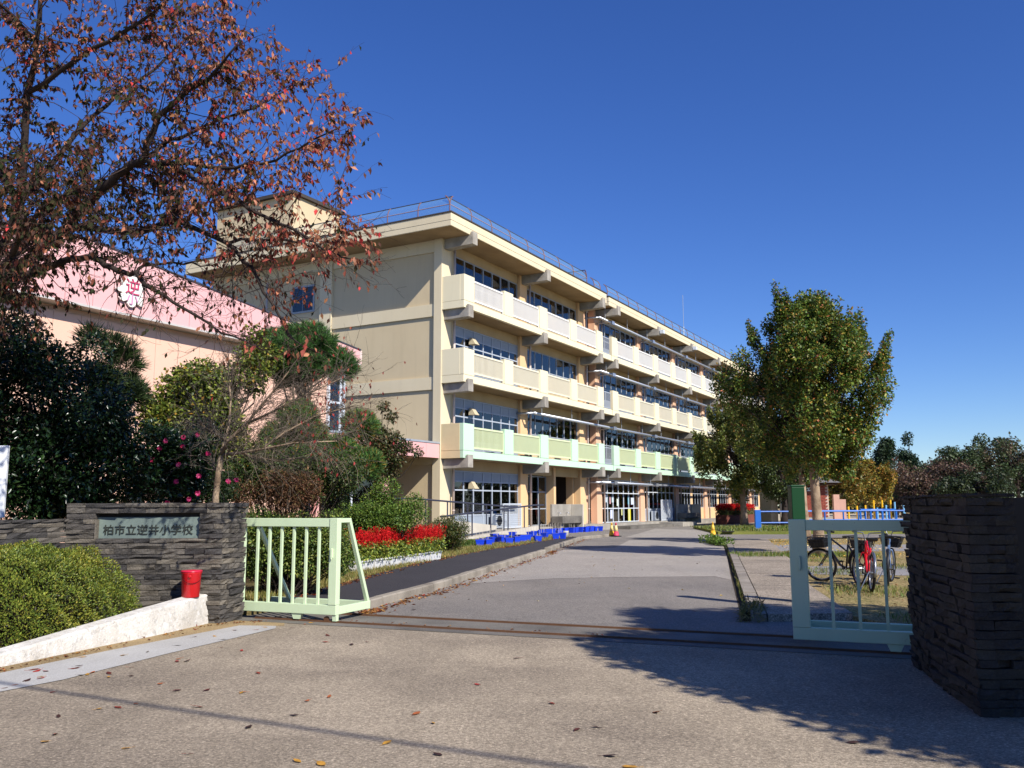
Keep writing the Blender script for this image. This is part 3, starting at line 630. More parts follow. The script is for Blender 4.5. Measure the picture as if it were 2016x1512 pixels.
# red bucket
bx, by = -4.24, 11.83; BK = thing('bucket', 'red metal bucket with lid standing on the white kerb wall', 'bucket', (bx, by, .372))
red = M('red_enamel', (206, 22, 34), .28, .08, 6, spec=.6)
MB().lathe([(.108, 0), (.112, .004), (.126, .3), (.134, .31), (.134, .325), (.128, .33)], 28).build('pail', red, BK, True)
MB().lathe([(.138, .326), (.140, .334), (.13, .345), (.05, .352), (.0005, .353)], 28).build('lid', M('red_lid', (206, 36, 66), .35, .06, 6, spec=.5), BK, True)
m = MB(); m.tube([(.12*math.cos(a)-.0, .138*math.sin(a)*1.0, .27-.09*math.sin(math.pi*i/12)) for i, a in enumerate(np.linspace(-2.6, .5, 13))], .004, 6); m.build('handle', M('handle_dark', (60, 16, 20), .5, 0), BK)
MB().lathe([(.02, 0), (.02, .02), (.012, .024)], 8, (.0, -.0, 0)).build('lug', red, BK).matrix_local = Matrix.Translation((.03, -.128, .275)) @ Matrix.Rotation(R(90), 4, 'X')

# ================================================================ GATES
mintg = M('mint_gate_paint', (212, 230, 188), .42, .06, 2.5, .03, 40, .45, c2=(194, 214, 172), streak=.22, chips=.5, chip_c=(128, 112, 76))
def gate(name, label, x0, length, post_w, right_end, bars, sgn):
    ang = math.atan2(GX[1], GX[0]); ox, oy = trk(x0); G = thing(name, label, 'gate', (ox, oy, 0), ang)
    zb, zt = .10, 1.385; bb = .012
    def pc(nm, *a): return MB().box(*a).build(nm, mintg, G, bevel=.006)
    pc('top_rail', 0 if right_end else post_w, length-(post_w if right_end else 0), -.04, .04, zt-.115, zt)
    pc('bottom_rail', 0, length, -.045, .045, zb, zb+.13)
    if right_end: pc('post', length-post_w, length, -.05, .05, zb+.131, zt+.004); pc('post', .03, .12, -.035, .035, zb+.131, zt-.116)
    else: pc('post', 0, post_w, -.05, .05, zb+.131, zt+.004)
    for u in bars: MB().box(u-.016, u+.016, -.016, .016, zb+.131, zt-.116).build('bar', mintg, G)
    D_ = .8
    pc('back_beam', 0, length, D_-.04, D_+.04, zb, zb+.11)
    ex = length if right_end else 0
    e0 = ex-.06 if right_end else ex; pc('end_beam', e0, e0+.06, .051, D_-.041, zb+.002, zb+.108)
    m = MB(); xe = e0+.03; m.beam((xe, .05, zt-.03), (xe, .30, zt-.03), .06, .06); m.beam((xe, .28, zt-.03), (xe, D_, zb+.1), .055, .055, (1,0,0)); m.build('brace', mintg, G, bevel=.005)
    xi = .34 if right_end else length-.4
    m = MB(); m.beam((xi, .03, zt-.13), (xi, D_-.02, zb+.08), .05, .05, (1,0,0)); m.build('brace', mintg, G, bevel=.005)
    for xw in ((1.05, 1.52) if right_end else (1.02, 2.2)):
        if xw > length: continue
        m = MB(); m.add([(xw-.085,-.03,zb),(xw+.085,-.03,zb),(xw+.05,-.03,.025),(xw-.05,-.03,.025),(xw-.085,.03,zb),(xw+.085,.03,zb),(xw+.05,.03,.025),(xw-.05,.03,.025)], [(3,2,1,0),(4,5,6,7),(0,1,5,4),(1,2,6,5),(2,3,7,6),(3,0,4,7)])
        if right_end and xw > 1.3: m = MB().box(length-.06, length-.0, -.03, .03, .02, zb)
        m.build('wheel_bracket', mintg, G); MB().tube([(xw, -.016, .04), (xw, .016, .04)], .038, 14).build('roller', rust, G)
    m = MB(); lx = length-.07 if right_end else .1; m.box(lx-.012, lx+.012, -.085, -.05, .86, .98); m.tube([(lx, -.07, .99), (lx, -.075, .84)], .012, 8); m.build('latch', mintg, G)
    return G
gate('sliding_gate', 'sunlit pale green sliding gate standing open beside the plaque wall', -3.92, 1.69, .125, True, [.34, .545, .75, .955, 1.16, 1.37], 1)
gate('sliding_gate', 'pale green sliding gate in tree shade beside the dark pillar', 3.07, 3.4, .18, False, [.42+.27*i for i in range(11)], -1)
# ================================================================ small things by the road
gp = thing('gate_post', 'square green post with tree shade put into its colour, behind the shaded gate', 'post', (4.36, 13.6, 0))
MB().box(-.1, .1, -.1, .1, .09, 1.82).build('shaft', M('green_paint_shaded', (8, 64, 30), .5, .1), gp, bevel=.01); MB().box(-.108, .108, -.108, .108, 1.821, 1.85).build('cap', M('green_paint_dark', (16, 70, 36), .5, .1), gp, bevel=.008)  # tree shade on the post is put into this darker green
sg = thing('sign_board', 'blank white sign board above the wing wall at the left edge', 'sign', (-7.62, 12.5, 0), R(4))
MB().box(-.45, .445, -.03, .03, 1.4, 2.42).build('board', M('white_board', (236, 238, 238), .5, .04), sg, bevel=.01)
for x in (-.3, .3): MB().tube([(x, .05, 0), (x, .05, 2.3)], .025, 8).build('post', frame_grey, sg)
def cone(loc, c_body, c_sleeve, label, h=.7, group=None):
    o = thing('traffic_cone', label, 'cone', loc, random.random(), group)
    MB().prism([(-.19,-.19),(.19,-.19),(.19,.19),(-.19,.19)], 0, .045).build('base', M('cone_base', (34, 32, 30), .8, .1), o)
    MB().lathe([(.15, .046), (.145, .07), (.105, .26)], 20).build('skirt', M('cone_%d' % c_body[2], c_body, .5, .08), o, True)
    MB().lathe([(.106, .262), (.052, .56)], 20).build('sleeve', M('sleeve_%d%d' % (c_sleeve[1], c_sleeve[2]), c_sleeve, .5, .08), o, True)
    MB().lathe([(.052, .562), (.028, h-.02), (.02, h)], 20).build('tip', MATS['cone_%d' % c_body[2]], o, True); return o
def G3(px, py, z=0.): return (*gr(px, py, z), z)
cone(G3(1204.5, 1056), (236, 180, 40), (232, 204, 130), 'yellow traffic cone left of the road, beside the pink-red cone')
cone(G3(1213, 1056.5), (214, 70, 96), (238, 214, 150), 'pink-red traffic cone with pale sleeve left of the road')
cone(G3(1404, 1054.5), (234, 178, 42), (238, 196, 80), 'yellow traffic cone on the right, in front of the trench')
cone((13.5, 73.0, .0), (226, 60, 44), (226, 62, 46), 'plain red traffic cone beside the far concrete sink')
# trench with metal cover frame on the right
tr = tag(MB().prism([(11.1, 46.9), (11.7, 46.9), (12.9, 56), (12.2, 56)], .141, .16).build('trench_grate', M('grate_dark', (40, 36, 32), .8, .3)), 'dark sunken trench edge running back from the right hand yellow cone', 'grate')
# blue railing
bluep = M('blue_railing_paint', (36, 104, 190), .45, .08, 3, spec=.4)
br = thing('blue_railing', 'blue pipe railing around the grass left of the green post', 'railing', (13.9, 50.5, .12))
def pt(px, py, Y): return at(px, py, Y)
def rel(p, o): return (p[0]-o.location[0], p[1]-o.location[1], p[2]-o.location[2])
MB().box(-.12, .2, -.12, .12, 0, 1.15).build('end_post', bluep, br, bevel=.01)
for dx in (2.0, 4.0, 6.0): MB().tube([(dx, .1*dx, 0), (dx, .1*dx, 1.05)], .045, 8).build('post', bluep, br)
for zz in (.42, 1.05): MB().tube([(.2, 0, zz), (6.0, .6, zz)], .04, 8).build('rail', bluep, br)
br2 = thing('blue_railing', 'blue pipe railing behind the bicycles right of the big tree', 'railing', (20.5, 55, .12))
for dx in (0, 2.4, 4.6): MB().tube([(dx, 0, 0), (dx, 0, 1.05)], .05, 8).build('post', bluep, br2)
for zz in (.5, 1.05): MB().tube([(-2.2, 0, zz), (4.6, 0, zz)], .045, 8).build('rail', bluep, br2)
# playground bars
yel = M('yellow_paint', (240, 186, 40), .5, .08); lblue = M('light_blue_paint', (120, 176, 214), .5, .08)
def bars(name, label, cat, loc, n, dx, hs, mat, top=None):
    o = thing(name, label, cat, loc)
    for i in range(n): MB().tube([(i*dx, .1*i, 0), (i*dx, .1*i, hs[i % len(hs)])], .075, 8).build('bar', mat, o)
    if top: MB().tube([(0, 0, top), ((n-1)*dx, .1*(n-1), top)], .05, 8).build('rail', mat, o)
    return o
bars('climbing_bars', 'yellow playground posts of rising height behind the gate', 'play bars', (26.9, 71, 0), 6, .72, [1.4, 1.45, 1.5, 1.9, 1.9, 1.9], yel)
bars('climbing_bars', 'light blue row of playground bars beside the dark pillar, nearer set', 'play bars', (29.2, 71, 0), 4, .75, [1.3, 1.5, 1.75, 1.8], lblue)
bars('climbing_bars', 'light blue row of playground bars farthest to the right', 'play bars', (33.6, 76, 0), 4, .62, [1.4, 1.5, 1.8, 1.9], lblue)
o = thing('arch_railing', 'dark blue arched railing panel between yellow and light blue bars', 'railing', (24.3, 62, 0))
for i in range(7): MB().tube([(i*.42, .35*math.sin(i*.5), 0), (i*.42, .35*math.sin(i*.5), 1.15)], .07, 6).build('bar', bluep, o)
MB().tube([(i*.42, .35*math.sin(i*.5), 1.17) for i in range(7)], .08, 8).build('rail', bluep, o)
# toilet block
TB = thing('toilet_block', 'small flat roofed toilet block with red brick wall and white sign', 'building', (21.4, 66.0, .1), R(-4))
brick_m = M('red_brick', (158, 84, 68), .9, .3, 3, .3, 40, .2, c2=(128, 64, 54))
MB().box(0.02, 2.2, .12, 5, 0, .55).build('plinth', conc, TB); MB().box(.06, 2.15, .13, 5, .551, 2.9).build('wall', M('brick_mortar', (206, 180, 160), .95, .1), TB)
bme = MB().box(0, .235, 0, .06, 0, .105).mesh('brick'); bme.materials.append(brick_m)
hme = MB().box(0, .11, 0, .06, 0, .105).mesh('brick'); hme.materials.append(brick_m)
for r_ in range(19):
    x = .06 if r_ % 2 == 0 else .06+.125
    if r_ % 2: inst('brick', hme, TB, (.06, .07, .56+r_*.122))
    while x+.235 < 2.16: inst('brick', bme, TB, (x, .07+random.uniform(-.006, .006), .56+r_*.122)); x += .25
MB().box(-1.4, -.02, .1, .35, 0, 2.9).build('door_wall', M('grey_render', (178, 170, 158), .9, .2), TB); MB().box(-1.2, -.6, .06, .099, .1, 2.1).build('doorway', M('doorway_shade', (26, 24, 24), .9, 0), TB)  # near-black panel paints the shade inside the door opening
MB().box(-1.9, -1.42, .9, 5, 0, 2.9).build('side_wall', MATS['grey_render'], TB)
MB().box(-1.9, 2.7, -.5, 5.6, 2.92, 3.06).build('eave', M('eave_brown', (84, 58, 46), .8, .2), TB); MB().add([(-2.1,-.8,3.062),(2.9,-.8,3.062),(2.9,5.9,3.062),(-2.1,5.9,3.062),(-1.2,.6,3.5),(2.0,.6,3.5),(2.0,4.4,3.5),(-1.2,4.4,3.5)], [(3,2,1,0),(4,5,6,7),(0,1,5,4),(1,2,6,5),(2,3,7,6),(3,0,4,7)]).build('roof', M('roof_grey', (120, 116, 112), .8, .2), TB)
sb = MB().box(.0, .95, -.02, .06, 2.42, 2.74).build('sign_plate', M('sign_edge', (30, 30, 34), .6, 0), TB); MB().box(.03, .92, -.03, -.021, 2.45, 2.71).build('sign_face', M('sign_white', (224, 226, 228), .6, .04), sb)
for i in range(5): MB().box(.12+i*.15, .12+i*.15+(.09 if i < 4 else .14), -.035, -.031, 2.55, 2.62 if i < 4 else 2.66).build('sign_mark', MATS['sign_edge'], sb)
# low salmon wall panels beyond the toilet block
for i, (x, y, w_, h_) in enumerate(((27.2, 75, .5, 2.4), (28.0, 76, .6, 2.0))):
    tag(MB().box(x, x+w_, y, y+.4, 0, h_).build('screen_wall', M('salmon_wall', (206, 162, 142), .9, .25, .8, streak=.3)), ('taller' if i == 0 else 'lower') + ' salmon screen wall panel behind the big tree trunk', 'wall')

# ================================================================ school forecourt furniture
def B3(s, t, z): return (C0[0]+math.sin(YAW)*s+math.cos(YAW)*t, C0[1]+math.cos(YAW)*s-math.sin(YAW)*t, z)
rp = thing('access_ramp', 'pale concrete access ramp in front of the school stair bay', 'ramp', B3(0, 2.4, 0), BROT)
def wedge(m, s0, s1, t0, t1, za, zb_): return m.add([(s0,-t1,0),(s1,-t1,0),(s1,-t0,0),(s0,-t0,0),(s0,-t1,za),(s1,-t1,zb_),(s1,-t0,zb_),(s0,-t0,za)], [(3,2,1,0),(4,5,6,7),(0,1,5,4),(1,2,6,5),(2,3,7,6),(3,0,4,7)])
cpale = M('ramp_concrete', (206, 198, 182), .92, .25, 1.2, .25, 50, .2, c2=(176, 168, 152), streak=.15)
wedge(MB(), -3.2, 4.4, .45, .6, .14, .55).build('ramp_wall', cpale, rp); wedge(MB(), -3.2, 4.4, -.78, .449, .05, .36).build('ramp_floor', conc, rp)
wedge(MB(), -2.0, 2.6, -.84, -.79, .95, .58).build('ramp_wall', cpale, rp)
hr = thing('handrail', 'dark steel handrail rising along the front of the access ramp', 'railing', B3(0, 2.4, 0), BROT)
hm = M('handrail_steel', (72, 74, 88), .4, .1, metal=.3)
MB().tube([(-4.3, -.5, 1.1), (-3.9, -.5, 1.12), (4.2, -.5, 1.57), (5.2, -.5, 1.57)], .04, 8).build('rail', hm, hr)
for i in range(6):
    s_ = -3.4+i*1.62; MB().tube([(s_, -.5, .1), (s_, -.5, 1.12+(s_+3.9)*.055)], .032, 8).build('post', hm, hr)
hr2 = thing('handrail', 'dark steel handrail of the upper run behind the ramp, by the end column', 'railing', B3(0, .75, 0), BROT)
MB().tube([(-5.2, -.4, 1.86), (-3.6, -.4, 1.86), (4.6, -.4, 1.5), (5.6, -.4, 1.5)], .04, 8).build('rail', hm, hr2)
for i in range(6):
    s_ = -4.6+i*1.75; MB().tube([(s_, -.4, .1), (s_, -.4, 1.86-(max(s_, -3.6)+3.6)*.044)], .032, 8).build('post', hm, hr2)
# lattice screens and outdoor units
def lattice(label, s, t, w_, h_):
    o = thing('lattice_screen', label, 'screen', B3(s, t, .36), BROT); m = MB()
    for x in (0, w_): m.box(x-.03, x+.03, -.03, .03, 0, h_)
    m.box(0, w_, -.03, .03, h_-.06, h_); m.box(0, w_, -.03, .03, 0.04, .1); m.build('frame', frame_white, o)
    g = MB(); n = int(w_/.1)
    for i in range(1, n): g.box(w_*i/n-.008, w_*i/n+.008, -.012, .012, .1, h_-.06)
    n = int(h_/.1)
    for i in range(1, n): g.box(0.03, w_-.03, -.01, .014, .05+h_*i/n-.008, .05+h_*i/n+.008)
    g.build('lattice', frame_white, o)
    u = thing('air_conditioner', 'white outdoor air conditioner unit behind the ' + ('nearer' if s < 20 else 'far') + ' lattice screen', 'air conditioner', B3(s+.3, t-.6, .37), BROT)
    MB().box(0, .85, 0, .32, 0, .75).build('casing', frame_white, u, bevel=.01); MB().lathe([(.26, 0), (.26, .02)], 20).build('fan_grille', M('fan_dark', (60, 62, 64), .6, 0), u).matrix_local = Matrix.Translation((.36, -.001, .4)) @ Matrix.Rotation(R(90), 4, 'X')
lattice('white lattice screen at the foot of the stair bay', 4.5, .9, 1.9, 1.3); lattice('white lattice screen right of the main entrance doors', 28.6, .9, 2.4, 1.6)
def sink(label, s, t, w_):
    o = thing('wash_sink', label, 'sink', B3(s, t, .12), BROT)
    MB().box(0, w_, 0, .14, .1, 1.5).build('back_panel', conc, o, bevel=.015); MB().box(w_-.14, w_, -.75, -.001, .0, 1.5 if s < 20 else 1.5).build('side_panel', cpale, o, bevel=.015)
    MB().box(-.1, w_-.142, -.7, -.001, .42, .82).build('basin', conc_dark, o, bevel=.015); MB().box(.12, .3, -.5, -.05, 0, .418).build('leg', conc, o)
    for x in (.7, 1.8):
        MB().tube([(x, -.002, 1.0), (x, -.14, 1.02), (x+.05, -.2, .93)], .02, 8).build('tap', silver, o, True)
sink('grey concrete wash sink with two taps before the dark passage', 9.95, 1.02, 2.65); sink('far concrete wash sink beside the red salvia bed', 31.5, 1.2, 3.6)
# blue pots
potm = M('blue_pot', (24, 66, 214), .45, .06, 5, spec=.4)
def make_pot():
    o = thing('plant_pot', '', 'pot')
    MB().add([(-.13,-.11,0),(.13,-.11,0),(.13,.11,0),(-.13,.11,0),(-.17,-.14,.2),(.17,-.14,.2),(.17,.14,.2),(-.17,.14,.2),(-.18,-.15,.2),(.18,-.15,.2),(.18,.15,.2),(-.18,.15,.2),(-.18,-.15,.235),(.18,-.15,.235),(.18,.15,.235),(-.18,.15,.235)],
             [(3,2,1,0),(0,1,5,4),(1,2,6,5),(2,3,7,6),(3,0,4,7),(4,5,9,8),(5,6,10,9),(6,7,11,10),(7,4,8,11),(8,9,13,12),(9,10,14,13),(10,11,15,14),(11,8,12,15),(12,13,14,15)]).build('tub', potm, o)
    MB().box(-.155, .155, -.125, .125, .236, .24).build('soil', soil, o)
    for x in (-.15, .15): MB().tube([(x, .12, .2), (x, .12, .46)], .008, 5).build('support_stick', M('stick_pale', (206, 196, 180), .6, 0), o)
    return o
pot0 = make_pot(); first = True
def place_pot(p, rz, label, group, sc=1.):
    global first
    o = pot0 if first else copy_tree(pot0); first = False
    o.location = p; o.rotation_euler = (0, 0, rz); o.scale = (sc, sc, sc*random.uniform(1.1, 1.35)); o['label'] = label; o['group'] = group
for i in range(24):
    px = 945+i*7.1; py = 1072-i*.75+random.choice((-5, 0, 0, 5))+random.uniform(-2, 2)
    place_pot((*gr(px, py, .1), .112), random.uniform(-.5, 1.5), 'small blue plant tub in the loose row along the ramp wall', 'blue plant tubs along the ramp', .88)
for i in range(18):
    place_pot(B3(7.2+i*.46+random.uniform(-.08, .08), 1.75+random.uniform(-.2, .2), .002), BROT+random.uniform(-.3, .3), 'small blue plant tub in the long row before the school plinth', 'blue plant tubs before the plinth', 1.0)
pl_ = thing('watering_bin', 'white plastic tub at the right end of the near blue tubs', 'tub', (*gr(1112, 1058), .001)); MB().lathe([(.16, 0), (.2, .3), (.21, .31)], 18).build('tub', white_rail, pl_, True)
# bicycles
rub = M('tyre_rubber', (26, 25, 24), .85, .1); steel = M('bike_steel', (150, 152, 156), .3, .1, metal=.8); blk = M('bike_black', (24, 24, 26), .45, .1, spec=.5)
def bicycle(label, rear, heading, colr, steer, lean, basket=True):
    o = thing('bicycle', label, 'bicycle', (*rear, .056), heading); o.rotation_euler = (lean, 0, heading)
    fm = M('bike_frame_%d_%d' % (colr[0], colr[2]), colr, .3, .05, spec=.6); r_ = .325
    fk = bpy.data.objects.new('front_fork', None)
    def wheel(par, c):
        w_ = MB().torus(c, (0,1,0), r_-.02, .026, 32, 8).build('wheel', rub, par, True)
        k = MB().torus(c, (0,1,0), r_-.045, .012, 32, 6)
        k.build('rim', steel, w_, True); s_ = MB()
        for i in range(16):
            a = 2*math.pi*i/16; s_.tube([(c[0], c[1]+(.02 if i % 2 else -.02), c[2]), (c[0]+(r_-.05)*math.cos(a), c[1], c[2]+(r_-.05)*math.sin(a))], .0022, 3)
        s_.tube([(c[0], -.06+c[1], c[2]), (c[0], .06+c[1], c[2])], .022, 8); s_.build('spokes', steel, w_)
    wheel(o, (0, 0, r_))
    m = MB(); bbk = (.44, 0, .28); st_ = (.3, 0, .74); hd0 = (.86, 0, .6); hd1 = (.82, 0, .84)
    m.tube([bbk, st_], .018, 8); m.tube([bbk, (.62, 0, .34), hd0], .025, 8); m.tube([(.33, 0, .6), hd1], .018, 8); m.tube([hd0, hd1], .026, 8)
    for y in (-.05, .05): m.tube([bbk, (0, y, r_)], .011, 6); m.tube([st_, (0, y, r_)], .011, 6)
    m.build('frame', fm, o, True)
    MB().tube([st_, (.27, 0, .84)], .014, 8).build('seat_post', steel, o); MB().add([(.12,-.1,.86),(.12,.1,.86),(.42,.025,.86),(.42,-.025,.86),(.1,-.11,.92),(.1,.11,.92),(.44,.02,.9),(.44,-.02,.9)], [(3,2,1,0),(4,5,6,7),(0,1,5,4),(1,2,6,5),(2,3,7,6),(3,0,4,7)]).build('saddle', blk, o, bevel=.02)
    m = MB(); m.tube([((r_+.02)*math.cos(a), 0, r_+(r_+.02)*math.sin(a)) for a in np.linspace(.2, 3.3, 14)], .022, 6); m.build('mudguard', blk if colr[0] < 100 else steel, o, True)
    m = MB(); m.tube([(.44, -.1, .28), (.44, .1, .28)], .015, 8); m.torus((.44, -.06, .28), (0,1,0), .09, .008, 20, 5); m.tube([(.44, -.1, .28), (.5, -.1, .13)], .01, 6); m.tube([(.44, .1, .28), (.38, .1, .43)], .01, 6); m.box(.46, .54, -.2, -.11, .115, .14); m.box(.34, .42, .11, .2, .42, .445); m.build('crank', blk, o)
    MB().tube([(-.02, .06, r_), (-.12, .2, .02)], .01, 6).build('kickstand', steel, o)
    col.objects.link(fk); fk.parent = o; fk.location = (.84, 0, .72); fk.rotation_euler = (0, 0, steer)
    m = MB(); m.tube([(0, 0, .1), (.02, 0, -.1)], .015, 8)
    for y in (-.055, .055): m.tube([(.02, y, -.1), (.25, y, r_-.72)], .012, 6)
    m.tube([(.02, -.055, -.1), (.02, .055, -.1)], .016, 6); m.build('fork', fm, fk, True)
    wheel(fk, (.25, 0, r_-.72))
    MB().tube([(-.2, .29, .26), (-.02, .26, .29), (.02, .06, .26), (0, 0, .1), (.02, -.06, .26), (-.02, -.26, .29), (-.2, -.29, .26)], .012, 8).build('handlebar', steel, fk, True)
    g = MB()
    for y in (-.29, .29): g.tube([(-.21, y, .26), (-.08, y*.96, .28)], .018, 8)
    g.build('grip', blk, fk)
    if basket:
        m = MB(); 
        for zz, e in ((-.04, 0), (.06, .03), (.16, .06)): m.tube([(.08-e*.3, -.14-e, zz), (.36+e, -.14-e, zz), (.36+e, .14+e, zz), (.08-e*.3, .14+e, zz), (.08-e*.3, -.14-e, zz)], .008, 5)
        for t_ in np.linspace(-.14, .14, 7): m.tube([(.36, t_, -.04), (.42, t_*1.4, .16)], .005, 4); m.tube([(.08, t_, -.04), (.06, t_*1.4, .16)], .005, 4); m.tube([(.08, t_, -.04), (.36, t_, -.04)], .005, 4)
        for t_ in np.linspace(.08, .36, 6):
            for y in (-1, 1): m.tube([(t_, y*.14, -.04), (t_*1.05, y*.2, .16)], .005, 4)
        m.add([(.09,-.13,-.03),(.35,-.13,-.03),(.35,.13,-.03),(.09,.13,-.03),(.08,-.17,.12),(.38,-.17,.12),(.38,.17,.12),(.08,.17,.12)], [(3,2,1,0),(0,1,5,4),(1,2,6,5),(2,3,7,6),(3,0,4,7)])
        m.build('basket', blk, fk)
    MB().tube([(.12, 0, .02), (.17, 0, .02)], .03, 8).build('lamp', steel, fk)
    return o
bicycle('black bicycle with front basket, leftmost behind the shaded gate', gr(1700, 1158), R(106), (26, 26, 28), R(34), R(-5))
bicycle('bright red bicycle seen end on, between the other two bicycles', gr(1716, 1172), R(76), (206, 22, 36), R(14), R(5))
bicycle('pale blue framed bicycle half hidden by the dark pillar', gr(1748, 1160), R(66), (92, 116, 150), R(-10), R(4))
# overhead service cable (throws the soft line of shadow on the forecourt)
pl1 = thing('utility_pole', 'concrete utility pole out of view on the left', 'pole', (-18, 11, 0)); MB().tube([(0,0,0),(0,0,9)], taper(.18, .12, 2), 12).build('shaft', conc, pl1)
pl2 = thing('utility_pole', 'concrete utility pole out of view on the right', 'pole', (17, -7.9, 0)); MB().tube([(0,0,0),(0,0,9)], taper(.18, .12, 2), 12).build('shaft', conc, pl2)
for zz, nm in ((8.3, 'upper'), (7.2, 'lower')):
    dy = 0 if zz > 8 else -1.7; a = Vector((-18, 11+dy, zz)); b = Vector((17, -7.9+dy, zz)); ps = [a.lerp(b, i/24)+Vector((0, 0, -.7*math.sin(math.pi*i/24))) for i in range(25)]
    tag(MB().tube(ps, .028, 8).build('overhead_cable', M('cable_black', (30, 30, 32), .7, 0), smooth=True), nm + ' of two thick black cables between the poles', 'cable')

# ---------------------------------------------------------------- across the street, behind the viewpoint: unseen houses, added to block low sky light
def sky_block_house(label, loc, rz, w_, d_, h_, wallc):
    o = thing('sky_block_house', label, 'house', loc, rz); wm = M('siding_%d' % wallc[0], wallc, .85, .12, 1.)
    MB().box(-w_/2, w_/2, -d_/2, d_/2, 0, h_).build('wall', wm, o)
    rf = MB().add([(-w_/2-.5,-d_/2-.5,h_),(w_/2+.5,-d_/2-.5,h_),(w_/2+.5,d_/2+.5,h_),(-w_/2-.5,d_/2+.5,h_),(-w_/2-.5,0,h_+2.0),(w_/2+.5,0,h_+2.0)], [(3,2,1,0),(0,1,5,4),(2,3,4,5),(1,2,5),(3,0,4)]).build('roof', M('tile_dark', (70, 70, 76), .7, .2), o)
    for x in (-w_*.3, 0, w_*.3):
        for z in (1.0, 3.8):
            f = MB().box(x-.8, x+.8, d_/2, d_/2+.05, z, z+1.2).build('window', frame_grey, o); MB().box(x-.72, x+.72, d_/2+.051, d_/2+.06, z+.08, z+1.12).build('pane', MATS['dark_glass'], f)
    return o
sky_block_house('grey two storey house added out of view behind to block low sky', (4, -21, 0), R(-12), 13, 8, 6, (150, 140, 126))
sky_block_house('tan two storey house added out of view at left to block low sky', (-15, -17, 0), R(-16), 12, 8, 6, (120, 104, 84))
# ================================================================ VEGETATION
lf = leafmat('leaf'); lf_gloss = leafmat('leaf_glossy', .28, .5, .12); lf_dry = leafmat('leaf_dry', .7, .2, .3); petal = leafmat('petal', .6, .2, .3)
bark_d = M('bark_dark', (66, 56, 50), .95, .4, 3, .8, 25, .2, c2=(42, 36, 32)); bark_g = M('bark_grey', (140, 124, 106), .95, .4, 2.5, .8, 20, .2, c2=(92, 80, 66)); bark_p = M('bark_pale', (176, 154, 128), .95, .45, 3, .9, 18, .2, c2=(104, 84, 66))
twig_m = M('twig', (124, 111, 96), .9, .3, 4); twig_r = M('twig_dark', (70, 54, 48), .9, .3, 4)
GRN = [(44, 70, 26), (58, 84, 30), (78, 100, 38), (34, 54, 24)]
def tree(name, label, base, trunk_top, r0, cen, rad, n, size, cols, wts, mat=None, bark=None, group=None, limbs=True, cat='tree', lr=.42, **kw):
    T = thing(name, label, cat, base, 0, group); b0 = Vector(base)
    m = MB(); tt = Vector(trunk_top)-b0; ps = limb((0, 0, -.05), tt, 6, 0, .012); m.tube(ps, [r0*1.45] + taper(r0, r0*.62, 6), 12)
    m.build('trunk', bark or bark_g, T, True)
    if limbs:
        m = MB()
        for c, r_ in list(zip(cen, rad))[::(1 if lr > .3 else 4)]:
            t_ = random.uniform(.5, 1.); st_ = Vector((0, 0, 0)).lerp(tt, t_); e = Vector(c)-b0
            ps = limb(st_, e, 5, -.05, .06); m.tube(ps, taper(r0*lr, r0*.05, 6), 6)
            for j in range(4):
                d = Vector(rdir(1)[0])*r_*.9; m.tube(limb(e.lerp(st_, .25*random.random()), e+d, 3, 0, .08), taper(r0*.10, r0*.02, 4), 4)
        m.build('branches', bark_d if lr < .3 else (bark or bark_g), T, True)
    o = foliage('crown', T, np.array(cen)-np.array(base), rad, n, size, cols, wts, mat or lf, **kw)
    return T
def blobs(c, R_, n, r_lo, r_hi, zs=1., seed=None):
    "clump centres through an ellipsoid's volume"
    c = np.array(c); R_ = np.array(R_); d = rdir(n)*(rng.random((n, 1))**.42); return (c + d*R_).tolist(), rng.uniform(r_lo, r_hi, n).tolist()

